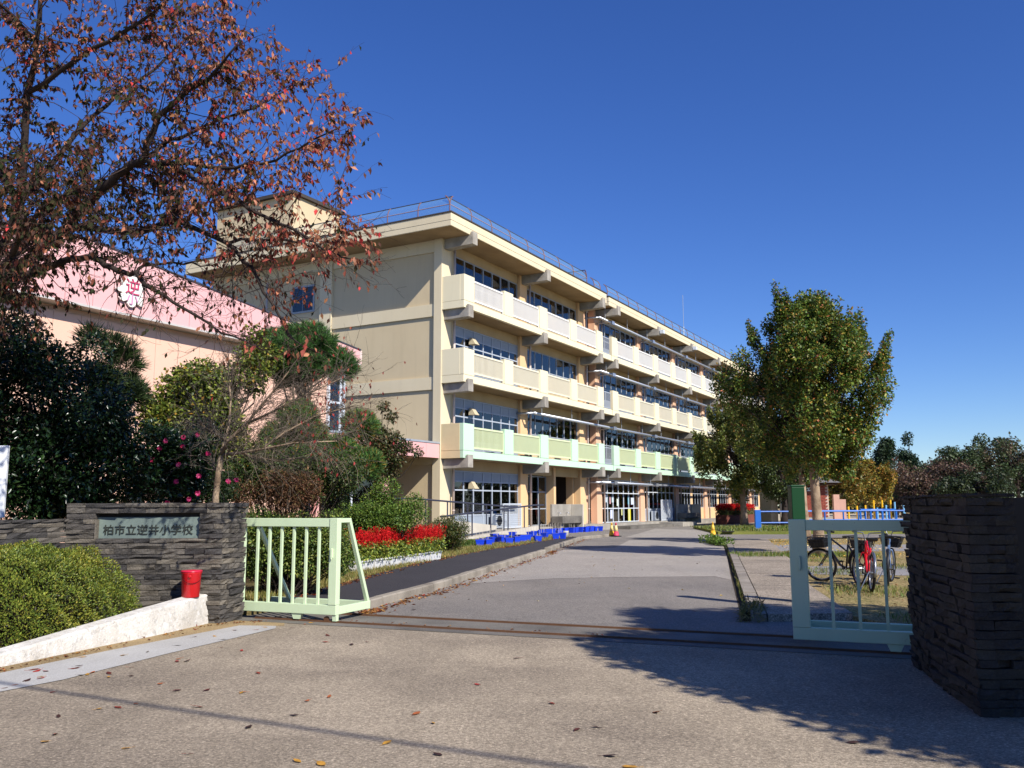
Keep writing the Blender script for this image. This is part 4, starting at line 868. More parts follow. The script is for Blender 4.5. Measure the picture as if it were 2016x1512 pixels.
# ---- cherry overhanging from the left: limbs follow real distances of 9 to 13.5 m
CH_ = thing('cherry_tree', 'large cherry tree with thinning red and brown autumn leaves overhead', 'tree', (-8.5, 13.3, 0)); cb = Vector((-8.5, 13.3, 0))
L4 = [ # (pixel x, pixel y, distance) polylines
 [(-100, 900, 13.2), (-90, 760, 13.2), (-70, 650, 13.0), (-30, 585, 12.8)],
 [(-30, 585, 12.8), (130, 450, 12.4), (200, 372, 12.0), (246, 333, 11.7), (286, 313, 11.4), (313, 230, 11.2), (373, 178, 10.9), (420, 143, 10.7), (465, 90, 10.4)],
 [(286, 313, 11.4), (341, 321, 11.2), (436, 329, 11.0), (520, 320, 10.7), (590, 290, 10.5), (670, 250, 10.2)],
 [(286, 313, 11.4), (337, 274, 11.4), (381, 258, 11.6), (470, 225, 11.8), (545, 190, 12.0), (590, 160, 12.1)],
 [(341, 325, 11.2), (381, 349, 11.0), (436, 381, 10.8), (520, 420, 10.4), (600, 465, 10.1), (660, 495, 9.9), (710, 525, 9.7)],
 [(-30, 585, 12.8), (140, 505, 12.3), (194, 512, 11.9), (230, 532, 11.6), (266, 540, 11.3), (298, 567, 11.0), (360, 610, 10.7), (430, 652, 10.4), (520, 690, 10.1)],
 [(266, 540, 11.3), (278, 524, 11.4), (341, 516, 11.7), (400, 520, 12.0), (470, 545, 12.3)],
 [(130, 450, 12.4), (278, 456, 12.0), (345, 433, 11.7), (381, 448, 11.5), (448, 476, 11.2), (492, 528, 10.9), (532, 595, 10.7), (570, 660, 10.5), (620, 690, 10.4)],
 [(-70, 650, 13.0), (40, 400, 12.6), (55, 183, 12.2), (75, 79, 11.9), (80, -40, 11.6), (90, -160, 11.3)],
 [(55, 183, 12.2), (150, 120, 11.6), (250, 60, 11.1), (330, 0, 10.7), (400, -60, 10.3)],
 [(-30, 585, 12.8), (107, 400, 13.4), (198, 353, 13.8), (290, 380, 14.1), (370, 400, 14.4)],
 [(40, 400, 12.6), (150, 260, 13.0), (240, 180, 13.3), (330, 110, 13.6), (420, 40, 13.8)],
 [(448, 476, 11.2), (540, 470, 11.5), (610, 485, 11.7), (660, 490, 11.9)],
 [(75, 79, 11.9), (10, 20, 11.2), (-80, -60, 10.6)], [(-70, 650, 13.0), (-90, 480, 12.2), (-220, 360, 11.4), (-320, 250, 10.8)], [(40, 400, 12.6), (-60, 250, 13.5), (-160, 120, 14.4)], [(-30, 585, 12.8), (20, 500, 11.0), (60, 430, 9.6), (130, 380, 8.8)],
]
LR = [(.2, .15), (.085, .012), (.036, .007), (.032, .007), (.036, .007), (.056, .008), (.025, .007), (.05, .007), (.07, .015), (.04, .008), (.044, .008), (.044, .008), (.025, .007), (.032, .01), (.07, .015), (.06, .015), (.06, .01)]
m = MB(); segs = []
for li, (pl3, (ra, rb)) in enumerate(zip(L4, LR)):
    ps = [Vector(at(*q))-cb for q in pl3]
    if li == 0: ps = [Vector((0, 0, -.05)), Vector((.05, 0, .5))] + ps
    fine = []
    for a, b in zip(ps[:-1], ps[1:]):
        for i in range(3): fine.append(a.lerp(b, i/3)+Vector([random.gauss(0, .018) for _ in range(3)]))
    fine.append(ps[-1]); rr = taper(ra, rb, len(fine)); m.tube(fine, rr, 8)
    if li > 0: segs += [(fine[i], fine[i+1], i/len(fine), rr[i], li) for i in range(len(fine)-1)]
m.build('trunk', bark_d, CH_, True)
m = MB(); LP, LD, LC = [], [], []
tw = []
def twig(p, d, L_, r_, depth):
    n = 4; q = [p]; dd = d.copy()
    for i in range(n):
        dd = (dd + Vector([random.gauss(0, .16) for _ in range(3)]) + Vector((0, 0, .02 if depth == 0 else -.05))).normalized(); q.append(q[-1]+dd*L_/n)
    m.tube(q, taper(r_, max(.0016, r_*.35), n+1), 4 if r_ > .006 else 3, False); tw.append((q, depth))
    if depth < 2:
        for j in range(random.randint(2, 4) if depth == 0 else random.randint(1, 3)):
            i = random.randint(1, n); s_ = Vector(rdir(1)[0]); nd = (dd*.9 + s_*.75).normalized(); twig(q[i], nd, L_*random.uniform(.4, .7), r_*.55, depth+1)
for (a, b, t, r_, li) in segs:
    L_ = (b-a).length; k = L_*(14 if t > .3 else 9)
    for j in range(int(k)+(random.random() < k % 1)):
        p = a.lerp(b, random.random()); d = ((b-a).normalized()*.6 + Vector(rdir(1)[0])*.85 + Vector((.08, 0, .12))).normalized()
        twig(p, d, random.uniform(.35, 1.0)*(1 if t < .8 else .6), min(.010, max(.005, r_*.3)), 0)
m.build('branches', twig_r, CH_)
for q, dep in tw:
    nl = random.randint(3, 9) if dep else random.randint(2, 6)
    for j in range(nl):
        i = random.randint(1, len(q)-2) if dep == 0 else random.randint(1, len(q)-1); p = Vector(q[i-1]).lerp(Vector(q[i]), random.random()); LP.append(tuple(p)); LD.append(tuple((Vector(q[i])-Vector(q[i-1])).normalized()))
LP = np.array(LP); LD = np.array(LD); wx = LP + np.array(cb); px = 1008 + FPX*wx[:, 0]/np.maximum(wx[:, 1], .5); hz = wx[:, 2]
pyy = 995 - FPX*(hz-CH)/np.maximum(wx[:, 1], .5); keep = rng.random(len(LP)) < .9*np.where((pyy > 430) & (px < 520) & (px > 120), .55, 1.)*np.clip(1.2 - (px-120)/1300, .65, 1.)*np.where((pyy > 500+.0*px) & (px > 170), .3, 1.)*np.where((pyy > 640) & (px > 100), .25, 1)*np.where(px > 740, 0, 1); LP, LD, px, hz = LP[keep], LD[keep], px[keep], hz[keep]; n = len(LP)
Dv = unit(LD*.45 + rdir(n)*.5 + np.array([0, 0, -.85])); Nn = unit(rdir(n)+np.array([.3, -.6, .2])); Ls = .074*(1+rng.normal(0, .22, n)).clip(.5, 1.6)
warm = palette(n, [(146, 88, 66), (160, 80, 66), (192, 132, 100), (108, 70, 50), (164, 110, 74), (200, 66, 66)], [3, 2.2, 3, 3, 1.8, .7], .22)
dull = palette(n, [(62, 58, 34), (48, 56, 28), (84, 58, 46), (104, 66, 50), (140, 78, 60)], [3, 3.4, 3, 2, .8], .2)
gm = rng.random(n) < np.clip(1.05 - (px-140)/460, .14, .95)*np.clip(1.25-(hz-4.5)/5, .35, 1); Cc = np.where(gm[:, None], dull, warm)
leaves('crown', LP, Dv, Nn, Ls, Ls*.5, Cc, lf_dry, CH_); print('cherry leaves', n)

# ---- shade tree right of the camera (its shadow covers the pillar and gate)
cen, rad = blobs((8.9, 4.0, 5.9), (2.3, 2.3, 2.4), 52, .6, .95); cen += [(9.8, 5.6, 4.4), (9.0, 5.8, 4.6), (7.6, 2.4, 3.4), (8.2, 2.2, 3.2), (10.4, 5.0, 6), (10.2, 6.2, 6.6), (7.2, 2.6, 4.0)]; rad += [.8]*7
for p_, a_, h_, r_ in ((6.9, .8, 4.2, .7), (6.6, 0, 4, .7), (6.5, -.8, 4, .75), (6.3, -1.6, 3.8, .8), (6.4, -2.4, 3.8, .8), (7.0, -1.4, 4.6, .9), (7.2, -.4, 4.8, .9), (7.4, .4, 5, .8), (7.0, -2.6, 4, .9), (7.6, -1.8, 4, .9)): cen.append((.787*p_-.617*a_, .617*p_+.787*a_, h_)); rad.append(r_)
tree('shade_tree', 'broad evergreen tree out of view whose shadow covers the right gate', (8.9, 3.9, 0), (8.9, 4.0, 5.0), .2, cen, rad, 90000, .15, GRN, [3, 3, 1, 2], lf_gloss, bark_d, aspect=.5, shell=.2)

# ---- planting behind the plaque wall
cen, rad = blobs(at(60, 860, 14.6), (1.55, 1.2, 1.75), 30, .45, .75); c2, r2 = blobs(at(190, 900, 14.2), (.75, .7, 1.0), 16, .35, .55); c3, r3 = blobs(at(70, 690, 14.8), (1.0, .8, .7), 10, .35, .6); c2 += [at(x, y, 14.3) for x, y in ((255, 960), (275, 930), (240, 900), (290, 975), (262, 880), (180, 985), (120, 985), (60, 990))]; r2 += [.34]*8
tree('camellia_tree', 'dense dark glossy evergreen tree behind the wing wall at the left edge', (-7.6, 14.7, .1), (-7.5, 14.6, 2.0), .1, cen+c2+c3, rad+r2+r3, 60000, .075, [(30, 52, 26), (22, 40, 22), (44, 66, 32), (60, 80, 36)], [4, 4, 2, .6], lf_gloss, bark_d, aspect=.52, shell=.35)
def pine(name, label, base, top, cen, rad, n, cols, wts, r0=.09, ln=.14, tuft=16):
    T = thing(name, label, 'tree', base); b0 = Vector(base); tt = Vector(top)-b0; m = MB(); m.tube(limb((0,0,-.05), tt, 6, 0, .05), [r0*1.3]+taper(r0, r0*.5, 6), 10); m.build('trunk', bark_g, T, True); m = MB()
    for c, r_ in zip(cen, rad): m.tube(limb(Vector((0,0,0)).lerp(tt, random.uniform(.5, 1)), Vector(c)-b0, 4, 0, .07), taper(r0*.4, .006, 5), 5)
    m.build('branches', bark_g, T, True)
    nt_ = n//tuft; P, d = in_balls(np.array(cen)-np.array(base), rad, nt_, .45, .8); P = np.repeat(P, tuft, 0); dd = np.repeat(unit(d*.6+np.array([0,0,.55])), tuft, 0); N_ = len(P)
    D = unit(dd*.9 + rdir(N_)*.75); L_ = ln*(1+rng.normal(0, .15, N_)); leaves('crown', P, D, rdir(N_), L_, np.full(N_, .013), palette(N_, cols, wts, .2), lf, T, 0); return T
cen, rad = blobs(at(225, 735, 16), (.42, .4, .7), 9, .14, .3); pine('pine_tree', 'small dark pine with bristling tufts against the peach gymnasium wall', (*at(225, 960, 16)[:2], .1), at(225, 740, 16), cen+[at(240, 690, 15.9), at(182, 668, 16), at(262, 775, 15.9)], rad+[.22, .22, .2], 7000, [(62, 80, 46), (84, 102, 56), (46, 62, 36)], [3, 2, 3], .07, .24)
cen, rad = blobs(at(355, 905, 15.2), (.62, .55, .72), 16, .28, .45)
T = tree('flowering_camellia', 'camellia shrub dotted with pink flowers behind the plaque wall', (*at(355, 980, 15.2)[:2], .1), at(355, 930, 15.2), .05, cen, rad, 20000, .06, [(34, 56, 28), (26, 44, 24), (52, 74, 36)], [4, 3, 2], lf_gloss, bark_d, cat='shrub', aspect=.52, shell=.4)
b_ = np.array(T.location); fl = [(390, 856), (362, 861), (360, 880), (327, 868), (315, 883), (375, 901), (392, 937), (347, 948), (306, 954), (290, 958), (390, 971), (373, 983), (410, 893), (330, 990), (450, 947), (466, 945), (352, 915), (300, 905)]
for (x, y) in fl:      # each bloom a cup of petals
    c = np.array(at(x, y, 14.5+random.uniform(-.1, .15)))-b_; k = 9; a = np.linspace(0, 2*math.pi, k, endpoint=False)+random.random(); D = np.stack([np.cos(a), np.full(k, -.55)+rng.normal(0, .2, k), np.sin(a)], 1)
    leaves('flower', np.repeat(c[None], k, 0), D, np.repeat(np.array([[0, -1., .2]]), k, 0), np.full(k, .052), np.full(k, .05), palette(k, [(222, 52, 112), (236, 96, 146)], [2, 1], .1), petal, T, .05)
cen, rad = blobs(at(400, 800, 18.5), (1.05, .8, .85), 24, .35, .6); c2, r2 = blobs(at(490, 700, 18.8), (.38, .4, .7), 8, .22, .4); c3, r3 = blobs(at(420, 880, 18.3), (1.0, .6, .7), 10, .35, .55)
tree('maple_tree', 'yellow green leafy tree in front of the gymnasium wall', (*at(430, 985, 18.5)[:2], .1), at(430, 860, 18.5), .08, cen+c2+c3, rad+r2+r3, 38000, .08, [(118, 128, 46), (90, 106, 40), (150, 154, 60), (68, 84, 34), (160, 124, 50)], [3, 3, 2, 3, .5], lf, bark_d, aspect=.7, shell=.3)
def bush(name, label, cen, rad, n, size, cols, wts, mat=None, base=None, **kw):
    cen = np.array(cen); b0 = base or (cen[:, 0].mean(), cen[:, 1].mean(), .1); T = thing(name, label, 'shrub', b0); m = MB()
    for c, r_ in zip(cen, rad):
        for j in range(3): e = Vector(c)-Vector(b0)+Vector(rdir(1)[0])*r_*.7; m.tube(limb((random.gauss(0, .12), random.gauss(0, .12), -.06), e, 3, 0, .06), taper(.014, .004, 4), 4)
    m.build('stems', bark_d, T); foliage('foliage', T, cen-np.array(b0), rad, n, size, cols, wts, mat or lf, **kw); return T
# bare spreading tree
BT = thing('bare_tree', 'bare twiggy tree with forked pale trunk beside the plaque wall', 'tree', (*at(424, 985, 14.4)[:2], .1)); b0 = Vector(BT.location); m = MB()
BL = [[(424, 1010, 14.4), (424, 985, 14.4), (430, 930, 14.4), (438, 895, 14.4)], [(438, 895, 14.4), (446, 868, 14.3), (490, 830, 14.2), (530, 780, 14.0), (570, 735, 13.9)], [(438, 895, 14.4), (470, 892, 14.2), (520, 882, 13.9), (580, 872, 13.7), (660, 868, 13.5)], [(438, 895, 14.4), (450, 840, 14.6), (455, 790, 14.8), (450, 730, 15.0)],
      [(490, 830, 14.2), (560, 800, 14.4), (620, 770, 14.6), (670, 745, 14.8)], [(520, 882, 13.9), (560, 850, 14.0), (620, 820, 14.2), (690, 800, 14.4)], [(446, 868, 14.3), (420, 850, 13.8), (390, 830, 13.4)], [(470, 892, 14.2), (540, 905, 14.6), (620, 900, 15.0)], [(430, 930, 14.4), (400, 905, 14.9), (370, 870, 15.4)]]
seg2 = []
for i, q in enumerate(BL):
    ps = [Vector(at(*c))-b0 for c in q]; ps = [p+Vector([random.gauss(0, .012) for _ in range(3)]) for p in ps]; ra, rb = ((.06, .045), (.034, .008), (.032, .007), (.026, .007), (.02, .006), (.02, .006), (.017, .006), (.017, .006), (.014, .005))[i]
    m.tube(ps, taper(ra, rb, len(ps)), 8); seg2 += [(ps[j], ps[j+1], j/len(ps)) for j in range(len(ps)-1)] if i else []
m.build('trunk', bark_p, BT, True); m = MB(); tw = []
for a, b, t in seg2:
    for j in range(int((b-a).length*30)+1):
        p = a.lerp(b, random.random()); d = ((b-a).normalized()*.9+Vector(rdir(1)[0])*.7+Vector((.25, -.05, .1))).normalized(); twig(p, d, random.uniform(.3, .85), .006, 0)
m.build('branches', twig_m, BT)
ends = np.array([tuple(q[-1]) for q, d in tw]); ends = ends[ends[:, 0] > np.quantile(ends[:, 0], .72)]; n = 230; P = ends[rng.integers(0, len(ends), n)]+rng.normal(0, .04, (n, 3))
leaves('crown', P, unit(rdir(n)*.5+np.array([0, 0, -1])), rdir(n)+np.array([0, -1, 0]), np.full(n, .07), np.full(n, .035), palette(n, [(176, 74, 70), (150, 84, 66), (120, 76, 54)], [2, 2, 1], .2), lf_dry, BT)
cen = [at(x, 950+random.uniform(-35, 30), 18.0+random.uniform(-.4, .6)) for x in range(435, 690, 12) for _ in range(2)]
bush('understorey_shrub', 'mixed dark green undergrowth behind the bare tree and the gate', cen, [random.uniform(.3, .5) for _ in cen], 26000, .06, [(60, 78, 34), (80, 94, 42), (44, 60, 30), (104, 92, 52)], [3, 2, 3, 1], lf, shell=.3)
cen = [at(x, 945+random.uniform(-30, 35), 16.5+random.uniform(-.3, .5)) for x in range(250, 440, 14) for _ in range(2)]
bush('understorey_shrub', 'dark undergrowth between the evergreen tree and the pink camellia', cen, [random.uniform(.3, .45) for _ in cen], 16000, .06, [(44, 62, 30), (34, 50, 26), (66, 82, 38)], [3, 3, 1], lf, shell=.3)
# pines in front of the gym corner
cen, rad = blobs(at(600, 700, 20.5), (.9, .75, .62), 22, .3, .48); pine('pine_tree', 'clipped green pine with rounded crown at the gymnasium corner', (*at(600, 990, 20.5)[:2], .1), at(600, 720, 20.5), cen, rad, 80000, [(70, 108, 52), (94, 130, 64), (52, 84, 44)], [3, 3, 2], .1, .17)
cen, rad = blobs(at(630, 880, 19.6), (1.3, .6, .95), 22, .28, .46); pine('pine_tree', 'lower spreading pine below the clipped pine, with orange needles', (*at(640, 1000, 19.6)[:2], .1), at(640, 880, 19.6), cen, rad, 70000, [(78, 114, 54), (98, 134, 64), (180, 140, 60), (58, 88, 46)], [3, 3, .9, 2], .07, .16)
cen, rad = blobs(at(745, 880, 23), (.62, .6, .8), 16, .25, .42); cen += [at(800, 880, 22.8), at(822, 890, 22.7), at(770, 820, 23), at(755, 800, 23), at(725, 830, 22.9), at(705, 850, 22.6)]; rad += [.22, .16, .2, .18, .25, .25]
tree('small_tree', 'slender broadleaf tree with brownish upper leaves near the link canopy', (*at(740, 1010, 23)[:2], .1), at(742, 900, 23), .06, cen, rad, 14000, .075, [(74, 84, 42), (94, 82, 48), (58, 70, 36), (118, 84, 56)], [3, 2, 3, 1.2], lf, bark_d, aspect=.5, shell=.25)
cen, rad = blobs(at(560, 975, 17.2), (1.0, .55, .38), 16, .26, .4)
T = bush('dry_shrub', 'brown withered mounded shrub above the hedge behind the sunlit gate', cen, rad, 9000, .06, [(110, 78, 54), (84, 60, 44), (140, 104, 74), (96, 92, 52)], [3, 3, 2, 1], lf_dry, aspect=.3, shell=.4)
cen, rad = blobs(at(742, 1005, 22), (1.0, .7, .52), 28, .3, .46)
bush('round_shrub', 'rounded bright green shrub behind the red salvia planters', cen, rad, 34000, .055, [(84, 112, 42), (104, 128, 50), (62, 88, 36), (130, 146, 60)], [3, 3, 2, 1], lf, shell=.4)
cen = [at(x, 1085+random.uniform(-55, 30), 14.6+random.uniform(-.3, .4)) for x in range(470, 675, 9) for _ in range(2)]; rad = [random.uniform(.26, .36) for _ in cen]
bush('hedge', 'clipped green hedge directly behind the bars of the sunlit gate', cen, rad, 44000, .042, [(86, 108, 44), (112, 128, 54), (62, 82, 36), (140, 144, 66)], [3, 3, 3, 1.3], lf, aspect=.55, shell=.35)
cen, rad = blobs(at(880, 1050, 28.3), (1.0, .6, .42), 16, .28, .42)
bush('low_shrub', 'dull green low shrub between salvia planters and blue tubs', cen, rad, 15000, .05, [(76, 88, 38), (96, 102, 46), (56, 68, 32), (120, 96, 52)], [3, 2, 3, .8], lf, shell=.4)
cen = [(gr(870+i*11, 1092-i*1.6)[0]-.25+random.gauss(0, .2), gr(870+i*11, 1092-i*1.6)[1]+1.0+random.gauss(0, .5), .16) for i in range(14)]
bush('ground_cover', 'low leafy weeds along the footpath before the blue tubs', cen, [random.uniform(.18, .34) for _ in cen], 9000, .06, [(90, 116, 46), (66, 92, 38), (120, 138, 58)], [3, 3, 1], lf, squash=.5)
# clipped azalea in the foreground: an uneven dome with real depth
def dome(name, label, c, Rx, Ry, Rz, n, size, cols, wts, rz=0., pw=2.7):
    T = thing(name, label, 'shrub', c, rz); u = rng.random(n); th = rng.random(n)*2*math.pi; zz = u**.75; rr = np.sqrt(1-zz**2); d = np.stack([rr*np.cos(th), rr*np.sin(th), zz], 1)
    d = d/((np.abs(d)**pw).sum(1, keepdims=True)**(1/pw))
    bump_ = 1 + .05*np.sin(d[:, 0]*9+1)*np.cos(d[:, 1]*8) + .04*np.sin(d[:, 0]*23+d[:, 2]*17) + .03*np.sin(d[:, 1]*31+d[:, 2]*9)
    dep = 1 - np.abs(rng.normal(0, .05, n)); P = d*np.array([Rx, Ry, Rz])*(bump_*dep)[:, None]
    m = MB()
    for k in range(160):
        e = Vector(P[k])*.93; m.tube(limb((random.gauss(0, .3), random.gauss(0, .3), -.02), e, 3, .02, .05), taper(.012, .003, 4), 4)
    m.build('stems', bark_d, T); D = unit(d*.8+rdir(n)*.8+np.array([0, 0, .3])); L_ = size*(1+rng.normal(0, .25, n)).clip(.4, 1.8)
    C = palette(n, cols, wts, .2); pt_ = np.sin(P[:, 0]*4.1+1)*np.sin(P[:, 1]*5.3)+np.sin(P[:, 2]*7+P[:, 0]*2.2); yl = (pt_ > .7) & (rng.random(n) < .5); C[yl] = palette(int(yl.sum()), [(150, 146, 52), (128, 130, 48)], [1, 1], .15)
    leaves('foliage', P, D, unit(rdir(n)*.6+d), L_, L_*.5, C, lf, T)
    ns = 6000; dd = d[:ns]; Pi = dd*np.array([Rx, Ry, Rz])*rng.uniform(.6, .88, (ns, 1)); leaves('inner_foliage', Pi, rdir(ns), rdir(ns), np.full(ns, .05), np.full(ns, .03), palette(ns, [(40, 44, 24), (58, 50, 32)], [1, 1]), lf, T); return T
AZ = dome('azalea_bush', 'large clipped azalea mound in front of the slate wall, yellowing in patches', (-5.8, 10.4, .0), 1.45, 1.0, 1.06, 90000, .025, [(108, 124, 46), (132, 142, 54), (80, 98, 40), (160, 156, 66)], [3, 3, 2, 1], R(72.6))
# salvia planters
salv = [(214, 30, 34), (232, 50, 44), (186, 22, 28)]
wplant = M('white_planter', (232, 232, 228), .5, .08, 3, spec=.4)
PL0 = Vector(gr(694, 1127, .11)); PL1 = Vector(gr(862, 1101, .11)); nP = 6; names = ['nearest', 'second', 'third', 'fourth', 'fifth', 'farthest']
for i in range(nP):
    c = PL0.lerp(PL1, (i+.5)/nP); d = (PL1-PL0).normalized(); L_ = (PL1-PL0).length/nP*.93; a = math.atan2(d.y, d.x)
    T = thing('salvia_planter', names[i] + ' of six white trough planters full of red salvia by the footpath', 'planter', (c.x, c.y, .113), a, 'white salvia planters'); h = L_/2
    MB().add([(-h*.94,-.1,0),(h*.94,-.1,0),(h*.94,.1,0),(-h*.94,.1,0),(-h*.98,-.13,.2),(h*.98,-.13,.2),(h*.98,.13,.2),(-h*.98,.13,.2),(-h,-.15,.2),(h,-.15,.2),(h,.15,.2),(-h,.15,.2),(-h,-.15,.235),(h,-.15,.235),(h,.15,.235),(-h,.15,.235)],
             [(3,2,1,0),(0,1,5,4),(1,2,6,5),(2,3,7,6),(3,0,4,7),(4,5,9,8),(5,6,10,9),(6,7,11,10),(7,4,8,11),(8,9,13,12),(9,10,14,13),(10,11,15,14),(11,8,12,15),(12,13,14,15)]).build('trough', wplant, T, bevel=.01)
    n = 1100; P = np.stack([rng.uniform(-h, h, n), rng.normal(0, .13, n), .22+rng.random(n)*.40], 1); foliage_c = palette(n, [(150, 158, 62), (116, 134, 50), (84, 106, 42), (170, 170, 80)], [2, 3, 2, 1], .2)
    leaves('foliage', P, unit(rdir(n)+np.array([0, 0, -.2])), unit(rdir(n)+np.array([0, 0, .8])), np.full(n, .075), np.full(n, .045), foliage_c, lf, T)
    ns = 75; b_ = np.stack([rng.uniform(-h, h, ns), rng.normal(0, .14, ns), rng.uniform(.48, .62, ns)], 1); hh = rng.uniform(.18, .38, ns); k = 26; P = np.repeat(b_, k, 0); f_ = np.tile(np.linspace(0, 1, k), ns); P[:, 2] += f_*np.repeat(hh, k); n = len(P); rr = .028*(1-f_*.7); P[:, :2] += rng.normal(0, 1, (n, 2))*rr[:, None]
    leaves('flowers', P, unit(rdir(n)+np.array([0, 0, .4])), rdir(n), np.full(n, .04), np.full(n, .02), palette(n, salv, [3, 2, 2], .15), petal, T)
# far salvia bed by the school
T = thing('salvia_bed', 'long dark planter bed of red salvia before the far classrooms', 'planter', B3(34.5, 3.3, 0), BROT)
MB().box(0, 9, -.9, 0, 0, .75).build('bed_wall', M('bed_brick', (120, 70, 58), .9, .3, 3), T)
n = 5000; P = np.stack([rng.uniform(0, 9, n), rng.uniform(-.95, .05, n), .72+rng.random(n)*.6], 1); leaves('foliage', P, rdir(n), rdir(n), np.full(n, .14), np.full(n, .08), palette(n, [(104, 104, 56), (80, 88, 44)], [1, 1]), lf, T)
n = 6000; P = np.stack([rng.uniform(0, 9, n), rng.uniform(-1, .1, n), 1.15+rng.random(n)*.45], 1); leaves('flowers', P, rdir(n), rdir(n), np.full(n, .12), np.full(n, .07), palette(n, salv, [3, 2, 2], .15), petal, T)

# ---- right hand trees
def upright(name, label, base, trunk_h, R_, H, n, size, cols, wts, r0, bark=None, group=None, ncl=90, spikes=16, prof=((0, .42), (.12, .74), (.3, .97), (.5, 1.), (.7, .84), (.88, .5), (1., .14))):
    "upright shoots filling an egg-shaped crown that narrows to the top"
    b = Vector(base); cen = []; rad = []; xs, ys = zip(*prof); ph = random.random()*6
    for i in range(ncl):
        u = random.random()**.85; a = random.random()*2*math.pi; k = math.sqrt(random.random()); w_ = R_*np.interp(u, xs, ys)*k*(1+.12*math.sin(3*a+ph)+.08*math.sin(5*a+2*ph))
        cen.append((b.x+w_*math.cos(a), b.y+w_*math.sin(a), b.z+trunk_h+.2+u*H*.93)); rad.append(random.uniform(.09, .18)*R_*(1.1-.35*u))
    for i in range(spikes):   # leader shoots that break the outline
        a = random.random()*2*math.pi; k = random.random()**.5; u0 = random.uniform(.35, .8); w0 = R_*np.interp(u0, xs, ys)*k; hh = random.uniform(.1, .22)*H
        for q in range(6): f = q/5; cen.append((b.x+w0*(1+.12*f)*math.cos(a), b.y+w0*(1+.12*f)*math.sin(a), b.z+trunk_h+u0*H+hh*f+(1-k)*.25*H)); rad.append(R_*(.085-.055*f))
    return tree(name, label, base, (b.x, b.y, b.z+trunk_h+H*.45), r0, cen, rad, n, size, cols, wts, lf, bark or bark_p, group, aspect=.7, shell=.1, squash=1.5, droop=.0, lr=.2)
AUT = [(84, 110, 42), (110, 128, 48), (144, 134, 56), (60, 86, 36), (168, 130, 58), (170, 100, 64)]
upright('street_tree', 'large round crowned tree turning yellow, nearest on the right of the road', (9.0, 26.2, .05), 2.45, 2.35, 5.3, 110000, .08, AUT, [4, 4, 2, 3, .8, .35], .15, ncl=240, spikes=34)
upright('street_tree', 'second tree of the row, its trunk hidden behind the green post', (11.7, 35.5, .05), 2.4, 2.0, 4.6, 26000, .1, AUT, [4, 4, 2, 3, .6, .2], .16)
upright('street_tree', 'rounder olive green tree left of the big one, beside the yellow cone', (17.2, 66.0, .1), 2.2, 3.9, 6.6, 40000, .16, [(96, 106, 44), (122, 124, 56), (74, 90, 38), (150, 134, 64)], [4, 3, 3, 1], .24, bark_g)
upright('street_tree', 'dark leaning tree beside the toilet block', (19.6, 64.0, .1), 2.0, 2.6, 4.2, 13000, .15, [(60, 74, 34), (84, 92, 40), (48, 60, 30)], [3, 2, 3], .22, bark_d)
upright('street_tree', 'orange tinged low tree behind the playground bars, left one', (29.6, 80.0, 0), 1.6, 3.0, 3.9, 14000, .2, [(146, 126, 54), (120, 116, 48), (166, 118, 54), (94, 98, 42)], [3, 3, 2, 2], .16, bark_g, ncl=70, spikes=10)
upright('street_tree', 'orange tinged low tree behind the playground bars, right one', (33.6, 84.0, 0), 1.6, 3.0, 4.0, 14000, .2, [(156, 132, 52), (128, 120, 48), (176, 124, 52), (94, 98, 42)], [3, 3, 2, 2], .16, bark_g, ncl=70, spikes=10)
upright('street_tree', 'green tree between toilet block and playground', (25.8, 84.0, 0), 1.7, 2.6, 3.9, 9000, .2, [(104, 108, 46), (84, 94, 40), (130, 122, 54)], [3, 3, 1], .16, bark_g, ncl=60, spikes=8)
far = [(1745, 862, 118, 5.0, 'dark conifer-like tree, tallest peak of the far tree line', [(46, 64, 40), (58, 76, 46)]), (1790, 848, 122, 4.2, 'pointed dark pine behind the far tree line', [(44, 64, 44), (56, 76, 50)]), (1800, 905, 105, 5.6, 'bare reddish brown cherry in the far tree line', [(98, 76, 62), (112, 86, 68), (84, 70, 54)]),
       (1858, 868, 116, 5.2, 'olive green tree in the middle of the far tree line', [(74, 86, 48), (92, 100, 56)]), (1850, 915, 104, 5.0, 'brown thinning tree before the olive one', [(96, 74, 62), (84, 76, 50)]), (1915, 880, 112, 5.4, 'deep green tree right of the olive one', [(56, 72, 42), (70, 84, 48)]),
       (1945, 862, 118, 4.8, 'green tree with the second highest far crown', [(66, 80, 46), (82, 94, 54)]), (1995, 868, 112, 5.6, 'dull brownish tree at the right edge of the far line', [(86, 80, 60), (74, 78, 50), (100, 84, 66)]), (2070, 860, 114, 6.0, 'green tree just beyond the right picture edge', [(60, 76, 44), (76, 90, 50)]), (1700, 905, 124, 4.6, 'green tree low at the left end of the far line', [(66, 82, 46), (84, 96, 52)]), (1905, 925, 100, 4.4, 'dark low tree in front of the far line', [(48, 60, 36), (60, 72, 42)])]
for (x, y, D_, R_, lb, cols) in far:
    tx, ty, tz = at(x, y, D_); cen, rad = [], []
    for i in range(34):
        u = random.random()**.8; a = random.random()*6.283; w_ = R_*(.25+.85*math.sin(math.pi*(.25+.72*(1-u))))*math.sqrt(random.random()); 
        if 'pointed' in lb or 'conifer' in lb: w_ = R_*(1.05-u)*math.sqrt(random.random())
        cen.append((tx+w_*math.cos(a), ty+w_*math.sin(a), .8+u*(tz-1.3))); rad.append(R_*random.uniform(.14, .26))
    tree('far_tree', lb, (tx, ty, 0), (tx, ty, tz*.7), .28, cen, rad, 9000 if 'brown' not in lb else 3500, .30, cols, [1]*len(cols), lf, bark_d, 'trees along the far side of the playground', aspect=.65, shell=.2)
